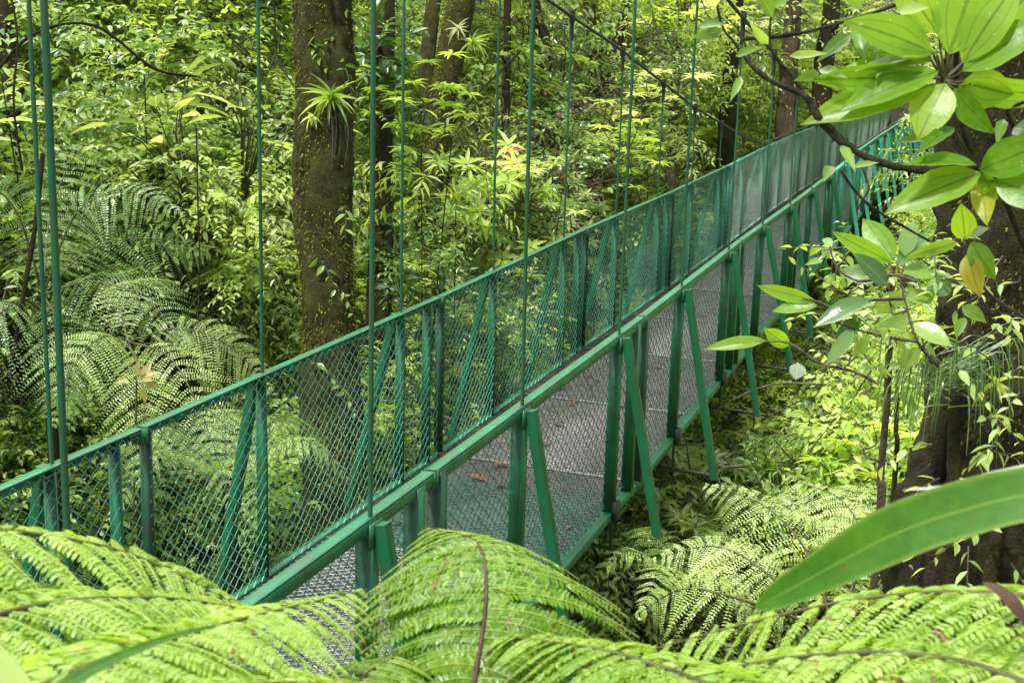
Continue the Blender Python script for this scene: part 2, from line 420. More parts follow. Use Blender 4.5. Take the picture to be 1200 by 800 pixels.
M['bark_branch'] = bark_mat('lichened_branch_bark', (.012, .009, .006), (.10, .085, .055), (.10, .12, .05), .45)
M['bark_pale'] = bark_mat('pale_bark', (.05, .035, .022), (.20, .145, .095), (.09, .10, .03), .35)
M['moss'] = leaf_mat('moss_tuft', (.006, .005, .002), (.055, .055, .009), (.36, .37, .06), .8, .3, spec=.15)
M['soil'] = solid_mat('wet_soil', [(.3, (.010, .008, .004)), (.5, (.028, .024, .010)), (.7, (.04, .055, .014))], 1.3, .85, .8, .08, bscale=9)

# ------------------------------------------------------------------ bridge geometry (world coordinates)
TH, AR, WID, S0 = 0.3628, 1.889, 1.3278, 4.1384
BD = np.array([math.sin(TH), math.cos(TH), 0]); BN = np.array([-math.cos(TH), math.sin(TH), 0]); ZZ = np.array([0, 0, 1.0])
JH = {-3: -1.70, -2: -1.63, -1: -1.547, 0: -1.459, 1: -1.36, 2: -1.225, 3: -1.125, 4: -1.0, 5: -.855, 6: -.745, 7: -.66, 8: -.58, 9: -.53, 10: -.5, 11: -.48, 12: -.46}
js = sorted(JH)


def railz(s):
    return float(np.interp((s - S0) / 3, js, [JH[j] for j in js])) + CZ


def bp(s, a, z):
    return BD * s + BN * a + ZZ * z


def st_of(x, y):
    return x * BD[0] + y * BD[1], x * BN[0] + y * BN[1]


def ground(x, y):
    """terrain height, world z"""
    s, t = st_of(x, y)
    z = -4.3 + .35 * math.sin(x * .55 + 1) * math.cos(y * .4) + .22 * math.sin(x * 1.3 + y * .9)
    sm = lambda a, b, v: (lambda q: q * q * (3 - 2 * q))(min(1, max(0, (v - a) / (b - a))))
    z += 7.5 * sm(12, 42, y) + 10 * sm(40, 120, y)
    z += 3.2 * sm(3, 12, -x - .0 * y) * (1 - .5 * sm(15, 30, y))
    z += 1.5 * sm(2.5, 6, x) * (1 - sm(9, 16, y))
    # the bank the photographer stands on
    d = math.hypot((x - .9) / 1.5, (y + .3) / 1.9)
    z += 2.45 * (1 - sm(.45, 1.75, d))
    deck = np.interp((s - S0) / 3, js, [JH[j] for j in js]) - 1.12
    clear = abs(t - (AR + WID / 2))
    lim = deck - .9 + max(0, clear - 1.3) * .55 + max(0, s - 36) * .4
    if s > -6: z = min(z, lim) if z > lim else z
    return z + CZ


def build_ground():
    ax = np.sign(np.linspace(-1, 1, 231)) * (np.abs(np.linspace(-1, 1, 231)) ** 2.6) * 600
    ay = ax
    X, Y = np.meshgrid(ax, ay + 12, indexing='ij')
    Z = np.vectorize(ground)(X, Y)
    for i in range(0, 231):
        for j in range(0, 231):
            if abs(X[i, j]) < 40 and -10 < Y[i, j] < 60:
                Z[i, j] += .22 * noise.noise(Vector((X[i, j] * 1.1, Y[i, j] * 1.1, 0)))
    n = 231; i, j = np.meshgrid(np.arange(n - 1), np.arange(n - 1), indexing='ij')
    mb = MB(); mb.add(np.stack([X, Y, Z], -1), np.stack([i * n + j, (i + 1) * n + j, (i + 1) * n + j + 1, i * n + j + 1], -1).reshape(-1, 4))
    tag(mb.obj('ground', M['soil']), kind='structure')


build_ground()

# ------------------------------------------------------------------ bridge
bridge = thing('suspension_footbridge', 'green painted steel suspension footbridge with wire mesh sides crossing the forest', 'footbridge', tuple(bp(S0, AR + WID / 2, railz(S0) - 1.1)))
BO = np.array(bridge.location)
RH = 1.04       # rail to bottom rail


def chain_link(width, height, w, h, r, tri=3):
    """real woven wires: local x along, z up, y out"""
    mb = MB(); nx = int(width / w); nz = int(height / h) + 1
    w = width / nx; k = np.arange(nz)
    i = np.arange(nx)
    ph = (k[None] + i[:, None]) % 2
    X = (i[:, None] + ph) * w; Zc = np.broadcast_to((k * height / (nz - 1))[None], X.shape); Y = np.where(ph == 1, 1, -1) * r * .6 * np.where(i % 2 == 0, 1, -1)[:, None]
    P = np.stack([X, Y, Zc], -1)
    # slack and small dents
    jit = np.array([[noise.noise(Vector((a_ * 3.1, b_ * 3.1, 4.2))) for b_ in P[0, :, 2]] for a_ in P[:, 0, 0]])
    P[..., 1] += jit * .007; P[..., 0] += np.roll(jit, 5, 1) * .006; P[..., 2] += np.roll(jit, 9, 0) * .006 * np.sin(np.linspace(0, math.pi, nz))[None]
    an = np.arange(tri) * 2 * math.pi / tri
    off = np.stack([np.cos(an), np.sin(an), np.zeros(tri)], -1) * r
    V = P[:, :, None] + off[None, None]
    a, b = np.meshgrid(np.arange(nz - 1), np.arange(tri), indexing='ij'); b2 = (b + 1) % tri
    f = np.stack([a * tri + b, a * tri + b2, (a + 1) * tri + b2, (a + 1) * tri + b], -1).reshape(-1, 4)
    Fc = (f[None] + (np.arange(nx) * nz * tri)[:, None, None]).reshape(-1, 4)
    mb.add(V, Fc); return mb


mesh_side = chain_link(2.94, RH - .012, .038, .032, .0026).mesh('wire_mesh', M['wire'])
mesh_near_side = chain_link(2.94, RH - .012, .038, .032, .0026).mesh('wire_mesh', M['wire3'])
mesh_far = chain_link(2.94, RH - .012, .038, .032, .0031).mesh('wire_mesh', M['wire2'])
def lay_flat(mb):
    v = mb.v[0]; mb.v[0] = np.stack([v[:, 0], v[:, 2] - WID / 2 + .04, v[:, 1]], -1); return mb


mesh_deck2 = lay_flat(chain_link(1.48, WID - .08, .026, .036, .0018)).mesh('deck_wire', M['deckwire2'])
mesh_deck = lay_flat(chain_link(1.48, WID - .08, .026, .036, .0026)).mesh('deck_wire', M['deckwire'])


def frame_at(origin):
    """local frame of a section: x along the bridge (level), y to the left, z up"""
    m = Matrix.Identity(4)
    for r_ in range(3):
        m[r_][0] = BD[r_]; m[r_][1] = BN[r_]; m[r_][2] = ZZ[r_]; m[r_][3] = origin[r_]
    return m


def slope(j):
    return (railz(S0 + 3 * j + 3) - railz(S0 + 3 * j)) / 3


_sl = {}


def sloped(me, j):
    """copy of a section mesh that follows the slope of section j"""
    k = (me.name, j)
    if k not in _sl:
        c = me.copy(); n = len(c.vertices); v = np.empty(n * 3, np.float32); c.vertices.foreach_get('co', v)
        v = v.reshape(-1, 3); v[:, 2] += v[:, 0] * slope(j); c.vertices.foreach_set('co', v.ravel()); c.update(); _sl[k] = c
    return _sl[k]


NSEC = range(-2, 12)
# one rail frame mesh, one post mesh, one strut mesh per side: shared by every section
def frame_mesh(side):
    mb = MB(); e = .03
    bar(mb, (.013, 0, -.004), (2.987, 0, -.004), .046, .007, (0, 1, 0), .05)
    bar(mb, (.013, side * .0210, -.030), (2.987, side * .0210, -.030), .006, .044, (0, 1, 0), .05)
    bar(mb, (e, -side * .020, -.030), (3 - e, -side * .020, -.030), .007, .007, (0, 1, 0), .3)       # the rod that the mesh is laced to
    bar(mb, (e, -side * .016, -RH + .03), (3 - e, -side * .016, -RH + .03), .007, .007, (0, 1, 0), .3)
    bar(mb, (e * .3, 0, -RH - .024), (3 - e * .3, 0, -RH - .024), .05, .048, (0, 1, 0), .05)
    # lacing clips
    for i in range(49):
        x = .04 + i * .0605
        bar(mb, (x, -side * .020, -.008), (x + .010, -side * .026, -.045), .005, .005, (1, 0, 0))
    # end plates with a bolt where two sections meet
    for x in (.016, 2.984):
        box(mb, (x, 0, -.035), (.003, 0, 0), (0, .029, 0), (0, 0, .036))
    bar(mb, (-.03, side * .008, -.038), (.03, side * .008, -.038), .016, .016, (0, 1, 0), .3, mi=1)
    bar(mb, (2.9, -side * .012, -.014), (2.984, -side * .012, -.014), .03, .008, (0, 1, 0), .1, mi=1)
    return mb.mesh('railing_section', [M['steel_light'], M['rust']], smooth=False)


def post_mesh(side, w=.062):
    mb = MB()      # steel angle: two flanges
    box(mb, (0, side * .028, -RH / 2 - .012), (w / 2, 0, 0), (0, .004, 0), (0, 0, RH / 2 - .006))
    box(mb, (-w / 2 + .003, -side * .003, -RH / 2 - .012), (.003, 0, 0), (0, .0265, 0), (0, 0, RH / 2 - .010))
    return mb.mesh('post', M['steel'], smooth=False)


def strut_mesh(side):
    mb = MB()
    a = np.array((.006, side * .054, -.020)); b = np.array((.006, side * .32, -RH - .26))
    bar(mb, a, b, .052, .046, (1, 0, 0), .03)
    box(mb, (.0, side * .035, -.06), (.045, 0, 0), (0, .004, 0), (0, 0, .045))
    return mb.mesh('strut', M['steel'], smooth=False)


def foot_mesh(side):
    mb = MB()
    # outrigger tube from under the deck out to the foot of the strut, with bracket and hanging pin
    bar(mb, (.035, side * -.25, -RH - .235), (.035, side * .30, -RH - .245), .022, .022, (1, 0, 0), .2)
    bar(mb, (0.0, side * .02, -RH - .24), (0.0, side * .02, -RH + .02), .016, .016, (1, 0, 0), .2)
    box(mb, (0, side * .045, -RH + .01), (.036, 0, 0), (0, .014, 0), (0, 0, .055))
    box(mb, (.035, side * .30, -RH - .245), (.02, 0, 0), (0, .025, 0), (0, 0, .012))
    return mb.mesh('outrigger', M['rust'], smooth=False)


FR = {s: frame_mesh(s) for s in (1, -1)}; PO = {s: post_mesh(s) for s in (1, -1)}
POD = {}
for s_, m_ in PO.items(): POD[s_] = m_.copy(); POD[s_].materials[0] = M['postdark']
ST = {s: strut_mesh(s) for s in (1, -1)}; FO = {s: foot_mesh(s) for s in (1, -1)}
def hazed(me):
    c = me.copy(); c.materials[0] = M['steelfar']; return c  # copy in the paler steel whose colour carries the distance haze


FRF = {k: hazed(v) for k, v in FR.items()}; POF = {k: hazed(v) for k, v in PO.items()}; STF = {k: hazed(v) for k, v in ST.items()}
wob = np.random.default_rng(3)


def cable_z(s):
    pts = [(-6, 3.2), (0, 2.08), (5, 1.24), (9.37, .53), (10.88, .31), (12.29, .06), (14.1, -.26), (15.14, -.40), (17, -.66), (18.7, -.83)]
    if s <= 18.7: z = float(np.interp(s, [p[0] for p in pts], [p[1] for p in pts]))
    else: z = -99
    return max(z + CZ, railz(min(s, 39)) + .05)


for side, a0 in ((1, AR + WID), (-1, AR)):
    for j in NSEC:
        org = bp(S0 + 3 * j, a0, railz(S0 + 3 * j))
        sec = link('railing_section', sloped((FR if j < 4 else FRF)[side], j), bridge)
        sec.matrix_local = frame_at(org - BO)
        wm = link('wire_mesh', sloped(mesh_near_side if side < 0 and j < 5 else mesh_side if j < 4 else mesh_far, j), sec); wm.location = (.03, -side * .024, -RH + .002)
        for k, fx in enumerate((.012, .32, .83, .955)):
            if j >= 6 and k in (0,): pass
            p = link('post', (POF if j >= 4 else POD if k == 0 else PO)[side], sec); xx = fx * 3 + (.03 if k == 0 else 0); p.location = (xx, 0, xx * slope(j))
            if k in (1, 2):
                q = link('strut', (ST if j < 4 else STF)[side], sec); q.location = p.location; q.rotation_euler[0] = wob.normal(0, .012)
                q2 = link('outrigger', FO[side], sec); q2.location = p.location
        for fx in (.32, .83):          # hanger rods up to the main cable
            s = S0 + 3 * (j + fx) + (.045 if (side, j, fx) == (-1, -1, .32) else 0); zb = railz(s) - .01; zt = cable_z(s)
            if zt - zb < .15: continue
            mb = MB(); o = bp(s, a0 + side * .012, 0)
            n = 12; zz = np.linspace(zb, zt, n); off = np.zeros((n, 3))
            bow = wob.normal(0, .008)
            off[:, 0] = bow * np.sin(np.linspace(0, math.pi, n))
            tube(mb, np.array([o + ZZ * z for z in zz]) + off, .0085 if j < 3 else .0075, 8)
            rod = mb.obj('hanger_rod', M['rodgreen'], bridge)
            mb = MB(); tube(mb, [o + ZZ * (zt - .17), o + ZZ * (zt + .02)], .017, 8, cap=True)
            tube(mb, [o + ZZ * (zt - .045), o + ZZ * (zt + .045)], .024, 8, cap=True)
            mb.obj('clamp', M['darkmetal'], bridge)
    mb = MB(); ss = np.linspace(-5, 39.5, 90)
    tube(mb, [bp(s, a0 + side * .012, cable_z(s)) for s in ss], .0135, 8)
    mb.obj('main_cable', M['darkmetal'], bridge)


def deck_mat(name, mode):
    m, nt, N = new_mat(name); L = nt.links.new
    tc = N('ShaderNodeTexCoord')
    geo = N('ShaderNodeSeparateXYZ'); L(tc.outputs['Object'], geo.inputs[0])
    green = ramp(nt, noise_(nt, 22, 6, None, .8), [(.3, (.015, .09, .055)), (.7, (.07, .27, .18))])
    brown = ramp(nt, noise_(nt, 26, 8, None, .8), [(.3, (.06, .04, .035)), (.5, (.20, .15, .14)), (.72, (.52, .45, .44))])
    dark = ramp(nt, noise_(nt, 22, 8, None, .75), [(.3, (.012, .02, .015)), (.7, (.07, .09, .07))])
    if mode == 'brown': col = brown
    elif mode == 'dark': col = mixc(nt, ramp(nt, noise_(nt, 2.5, 5), [(.5, (0, 0, 0)), (.6, (.5, .5, .5))]), dark, brown)
    else:
        e = math_(nt, 'MULTIPLY', math_(nt, 'ADD', geo.outputs[0], math_(nt, 'MULTIPLY', noise_(nt, 5, 5), .5)), .3333)
        col = mixc(nt, ramp(nt, e, [(.57, (0, 0, 0)), (.60, (1, 1, 1))]), dark, green)
        col = mixc(nt, ramp(nt, e, [(.97, (0, 0, 0)), (1.0, (1, 1, 1))]), col, brown)
        e2 = math_(nt, 'FRACT', math_(nt, 'MULTIPLY', geo.outputs[0], .3333))
        col = mixc(nt, math_(nt, 'GREATER_THAN', geo.outputs[0], 1.5), col, brown) if False else col
    v = N('ShaderNodeTexVoronoi'); v.inputs['Scale'].default_value = 60; L(tc.outputs['Object'], v.inputs['Vector'])
    col = mixc(nt, ramp(nt, v.outputs['Distance'], [(.25, (1, 1, 1)), (.55, (.25, .25, .25))]), (.03, .035, .03), col)
    lf = ramp(nt, noise_(nt, 24, 2), [(.68, (0, 0, 0)), (.71, (1, 1, 1))])
    col = mixc(nt, lf, col, (.28, .10, .06))
    pb = N('ShaderNodeBsdfPrincipled'); L(col, pb.inputs['Base Color'])
    L(ramp(nt, noise_(nt, 4, 4), [(.4, (.25, .25, .25)), (.7, (.6, .6, .6))]), pb.inputs['Roughness'])
    b = N('ShaderNodeBump'); b.inputs['Strength'].default_value = .6; b.inputs['Distance'].default_value = .004
    L(v.outputs['Distance'], b.inputs['Height']); L(b.outputs[0], pb.inputs['Normal'])
    out = N('ShaderNodeOutputMaterial'); L(pb.outputs[0], out.inputs[0]); return m


DECKS = {}
for k_ in ('dark', 'green', 'brown'):
    mb = MB(); box(mb, (1.5, 0, -.012), (1.492, 0, 0), (0, WID / 2 - .03, 0), (0, 0, .008))
    DECKS[k_] = mb.mesh('deck_panel', deck_mat('deck_plate_' + k_, k_), smooth=False)
mb = MB()
bar(mb, (0, -WID / 2 - .02, -.05), (0, WID / 2 + .02, -.05), .05, .055, (1, 0, 0))
BEAM = mb.mesh('cross_beam', M['rust'], smooth=False)
mb = MB(); bar(mb, (0, -WID / 2 + .04, .004), (0, WID / 2 - .04, .004), .03, .008, (1, 0, 0))
STRIP = mb.mesh('joint_strip', M['deckwire2'], smooth=False)
for j in NSEC:
    org = bp(S0 + 3 * j, AR + WID / 2, railz(S0 + 3 * j) - RH)
    dk = link('deck_panel', sloped(DECKS['dark' if j < 0 else 'green' if j == 0 else 'brown'], j), bridge); dk.matrix_local = frame_at(org - BO)
    for x in (.04, 1.5, 2.94):
        link('cross_beam', BEAM, dk).location = (x, 0, x * slope(j))
    for x in (.02, 1.5): link('joint_strip', STRIP, dk).location = (x, 0, x * slope(j))
    for q in (0, 1):
        wm = link('deck_mesh', sloped(mesh_deck if j < 0 or (j == 0 and q == 0) else mesh_deck2, j), dk); wm.location = (.01 + 1.5 * q, 0, .001 + (.01 + 1.5 * q) * slope(j))
# fallen leaves on the deck
mbl = MB(); add_leaves(mbl, OVATE3, [(0, -.05, 0)], [(0, 1, 0)], [(.1, 0, 1)], .12, .06, .5); LF = mbl.mesh('fallen_leaf', M['brown'])
for x, y in ((519, 532), (657, 455), (672, 470), (655, 497), (602, 565), (770, 430), (640, 520), (690, 440), (560, 560), (585, 545)):
    u, v = x, y
    a = px(u, v, 1.0) - np.array([0, 0, CZ]); 
    # meet the deck plane by stepping along the ray
    k = 3.0
    while k < 20:
        p = a * k + np.array([0, 0, CZ]); s, t = st_of(p[0], p[1])
        if p[2] < railz(s) - RH + .012: break
        k += .01
    o = link('fallen_leaf', LF, loc=tuple(p + ZZ * .010)); o.rotation_euler = (wob.normal(0, .15), wob.normal(0, .15), wob.uniform(0, 6))
    o.scale = (wob.uniform(.6, 1.1),) * 3
    tag(o, 'reddish brown fallen leaf lying on the wet bridge deck', 'fallen leaf', 'fallen leaves on the bridge deck')


for q in range(34):
    s_ = wob.uniform(4.5, 15); t_ = AR + WID / 2 + (wob.uniform(-.6, .6) if q % 2 else wob.choice([-1, 1]) * wob.uniform(.48, .6))
    o = link('fallen_leaf', LF, loc=tuple(bp(s_, t_, railz(s_) - RH + .012))); o.rotation_euler = (wob.normal(0, .2), wob.normal(0, .2), wob.uniform(0, 6)); o.scale = (wob.uniform(.35, .8),) * 3
    tag(o, 'reddish brown fallen leaf lying on the wet bridge deck', 'fallen leaf', 'fallen leaves on the bridge deck')


# ------------------------------------------------------------------ trees
def trunk_tree(name, label, cat, pts, radii, bark, crown=(), moss=0, group=None, k=20, n=60, bump=.12, limbs=(), leafmat='leafA', mossmat='moss', mosslen=.03):
    """pts: list of (px, py, depth) along the trunk, foot last"""
    W3 = np.array([px(*p) for p in pts]); foot = W3[-1]
    g = ground(foot[0], foot[1]) - .25
    if foot[2] > g: W3 = np.vstack([W3, [foot[0], foot[1], g]]); radii = list(radii) + [radii[-1] * 1.25]
    base = W3[-1].copy()
    t = thing(name, label, cat, tuple(base), group)
    S = spline(np.hstack([W3, np.array(radii)[:, None]]), n)
    mb = MB(); tube(mb, S[:, :3], np.abs(S[:, 3]), k, bump=bump, bscale=5)
    for lm in limbs:
        Q = spline([px(*p[:3]) for p in lm], 16); r0, r1 = lm[0][3], lm[-1][3]
        tube(mb, Q, np.linspace(r0, r1, 16), 8, bump=.1)
    cr_twigs = []
    for (cx, cy, cd, rad, m) in crown:
        c = px(cx, cy, cd); a = S[np.argmin(np.linalg.norm(S[:, :3] - c, axis=1) + .6 * np.maximum(0, S[:, 2] - c[2])), :3]
        mid = (a + c) / 2 + np.array([0, 0, .15 * rad])
        tube(mb, spline([a, mid, c], 8), np.linspace(min(.03, radii[0] * .4), .008, 8), 6)
    mb.obj('trunk', M[bark], t)
    if crown:
        mb = MB()
        for (cx, cy, cd, rad, m) in crown:
            c = px(cx, cy, cd)
            dirs = norm(rng.normal(0, 1, (m, 3)) * [1, 1, .6]); st = c + dirs * rad * rng.uniform(.1, .75, (m, 1))
            L = .11 if leafmat != 'leafB' else .15
            sprays(mb, st, dirs + [0, 0, .2], rad * .55, 9, L, L * .45, OVATE3 if leafmat != 'leafC' else LANCE3, .3)
        mb.obj('crown', [M[leafmat], M['twig']], t)
    if moss:
        mb = MB(); i = rng.integers(1, n - 1, moss); u = rng.random(moss)
        an = rng.uniform(0, 2 * math.pi, moss)
        T = norm(S[i, :3] - S[i - 1, :3]); C = S[i - 1, :3] * (1 - u[:, None]) + S[i, :3] * u[:, None]
        A = norm(np.cross(T, [1, .13, 0])); B = np.cross(T, A)
        rad = A * np.cos(an)[:, None] + B * np.sin(an)[:, None]
        D = rad * .6 + np.array([0, 0, -.9]) + rng.normal(0, .4, (moss, 3))
        add_leaves(mb, KITE, C + rad * (np.abs(S[i, 3]) * rng.uniform(.88, 1.03, moss))[:, None], D, rad + rng.normal(0, .3, (moss, 3)), rng.uniform(.4, 1.4, moss) * mosslen, rng.uniform(.3, .9, moss) * mosslen * .5)
        mb.obj('moss', M[mossmat], t)
    return t


trunk_tree('mossy_tree', 'thick dark mossy tree trunk behind the left railing with bromeliads growing on it', 'tree',
           [(374, -260, 9.1), (376, -100, 9.1), (378, 0, 9.1), (381, 120, 9.1), (379, 240, 9.1), (385, 360, 9.1), (389, 480, 9.1), (392, 600, 9.1)],
           [.20, .21, .222, .212, .205, .20, .205, .235], 'bark_moss', moss=42000, mosslen=.026, k=56, n=170, bump=.17,
           crown=[(425, -60, 8.9, .5, 26), (465, -20, 9.3, .45, 20)], leafmat='leafB')
trunk_tree('mossy_tree', 'leaning mossy trunk that curves up to the right in the upper middle', 'tree',
           [(585, -260, 12.5), (557, -90, 12.5), (541, 0, 12.5), (530, 55, 12.5), (519, 115, 12.5), (510, 180, 12.5), (500, 280, 12.5), (494, 400, 12.5)],
           [.11, .12, .13, .135, .13, .12, .11, .13], 'bark_moss', moss=15000, k=30, n=80,
           limbs=[[(512, 190, 12.5, .09), (500, 100, 12.6, .085), (506, 20, 12.8, .08), (520, -80, 13, .07)]], mosslen=.025)
trunk_tree('slender_tree', 'slim dark trunk wrapped in climbing leaves right of the thick mossy trunk', 'tree',
           [(452, -200, 10.8), (449, 0, 10.8), (446, 150, 10.8), (448, 260, 10.8), (444, 350, 10.8), (446, 460, 10.8)],
           [.09, .10, .11, .10, .11, .13], 'bark_dark', moss=2500, k=16,
           crown=[(440, 60, 10.4, .45, 18), (462, 130, 10.6, .4, 14), (432, 250, 10.4, .3, 9), (470, 330, 10.5, .35, 10)], leafmat='leafB')
trunk_tree('pale_barked_tree', 'broad pale brown trunk half hidden by leaves at the upper left', 'tree',
           [(146, -200, 14), (150, 0, 14), (156, 100, 14), (166, 220, 14), (172, 340, 14)], [.16, .17, .18, .19, .2], 'bark_pale', k=16,
           crown=[(120, 40, 13.5, .9, 22), (205, 90, 13.2, .8, 20)], moss=500)
trunk_tree('dark_trunked_tree', 'short visible stretch of dark trunk at the top edge left of the thick mossy trunk', 'tree',
           [(247, -200, 16), (246, 0, 16), (243, 70, 16), (250, 170, 16)], [.11, .12, .13, .14], 'bark_dark', k=12, crown=[(262, 20, 15.5, .8, 16)])
trunk_tree('slender_tree', 'pale thin trunk behind the thickest middle hanger rod', 'tree',
           [(618, -200, 15), (626, 0, 15), (640, 60, 15), (630, 150, 15), (636, 260, 15)], [.06, .07, .08, .08, .09], 'bark_pale', k=12, crown=[(600, 30, 14.5, .8, 16)], moss=300)
trunk_tree('forked_tree', 'forked brown trunk behind the upper middle foliage right of the orange flowers', 'tree',
           [(676, -200, 17), (690, 0, 17), (700, 110, 17), (697, 200, 17), (694, 300, 17)], [.07, .08, .1, .12, .13], 'bark_dark', k=12,
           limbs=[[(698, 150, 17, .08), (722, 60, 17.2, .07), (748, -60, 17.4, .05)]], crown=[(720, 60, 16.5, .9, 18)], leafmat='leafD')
trunk_tree('slender_tree', 'thin reddish brown trunk left of where the main cable meets the railing', 'tree',
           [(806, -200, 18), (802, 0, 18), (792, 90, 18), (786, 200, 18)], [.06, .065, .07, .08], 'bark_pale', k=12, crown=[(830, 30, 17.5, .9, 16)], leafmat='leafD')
trunk_tree('dark_trunked_tree', 'dark trunk rising behind the left railing below the long bare branch', 'tree',
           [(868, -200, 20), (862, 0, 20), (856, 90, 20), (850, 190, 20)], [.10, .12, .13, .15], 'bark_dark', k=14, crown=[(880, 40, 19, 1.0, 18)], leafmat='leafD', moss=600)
trunk_tree('pale_barked_tree', 'brown trunk behind the far left railing under the leafy foreground branch', 'tree',
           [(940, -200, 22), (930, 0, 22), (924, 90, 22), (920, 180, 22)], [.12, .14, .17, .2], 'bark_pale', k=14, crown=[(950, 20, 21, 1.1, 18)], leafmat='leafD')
trunk_tree('pale_barked_tree', 'distant brown trunk seen between leaves at the top right of the far railing', 'tree',
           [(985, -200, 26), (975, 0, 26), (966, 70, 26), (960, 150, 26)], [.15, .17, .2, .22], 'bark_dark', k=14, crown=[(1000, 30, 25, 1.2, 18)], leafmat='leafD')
trunk_tree('dark_trunked_tree', 'dark mossy trunk at the far left edge of the forest', 'tree',
           [(10, -200, 10), (6, 0, 10), (14, 150, 10), (8, 320, 10), (22, 440, 10)], [.06, .07, .07, .08, .09], 'bark_dark', k=14, crown=[(20, 30, 9.6, .7, 20), (60, 110, 9.8, .6, 14)], moss=1200)
trunk_tree('slender_tree', 'thin dark sapling trunk in the centre between the two thin hanger rods', 'tree',
           [(598, -200, 14), (594, 60, 14), (590, 200, 14), (588, 300, 14)], [.04, .045, .05, .05], 'bark_dark', k=10, crown=[(575, 70, 13.6, .6, 14)])
trunk_tree('huge_tree', 'massive dark mossy trunk with hanging roots along the right edge', 'tree',
           [(1235, -300, 4.7), (1240, -50, 4.7), (1236, 120, 4.7), (1238, 260, 4.7), (1232, 400, 4.7), (1222, 520, 4.65), (1212, 640, 4.6), (1205, 740, 4.6)],
           [.40, .40, .395, .40, .41, .41, .44, .50], 'bark_dark', moss=26000, k=64, n=120, bump=.16, mosslen=.022,
           limbs=[[(1120, 430, 4.5, .02), (1102, 520, 4.45, .025), (1095, 600, 4.4, .03), (1075, 700, 4.4, .04)],
                  [(1135, 380, 4.4, .015), (1118, 500, 4.35, .02), (1120, 620, 4.3, .028), (1110, 720, 4.3, .035)],
                  [(1180, 560, 4.15, .015), (1165, 640, 4.12, .02), (1150, 740, 4.12, .03)]])
trunk_tree('sapling', 'thin reddish upright sapling stem left of the massive right trunk', 'sapling',
           [(1048, 300, 5.6), (1043, 380, 5.6), (1040, 460, 5.6), (1032, 560, 5.6), (1028, 640, 5.6)], [.010, .015, .018, .018, .02], 'bark_pale', k=8,
           crown=[(1040, 340, 5.5, .28, 9), (1060, 390, 5.6, .2, 5)], bump=.2)
trunk_tree('sapling', 'dark slender sapling stem just right of the reddish one', 'sapling',
           [(1052, 430, 6.2), (1050, 500, 6.2), (1046, 590, 6.2)], [.009, .012, .014], 'bark_dark', k=8, crown=[(1055, 430, 6.2, .2, 5)])

# ------------------------------------------------------------------ plant prototypes for the mass of undergrowth and foliage
protoc = bpy.data.collections.new('plant_models')


def proto(name, mb, mats):
    me = mb.mesh(name, mats); o = bpy.data.objects.new(name, me); protoc.objects.link(o); return o


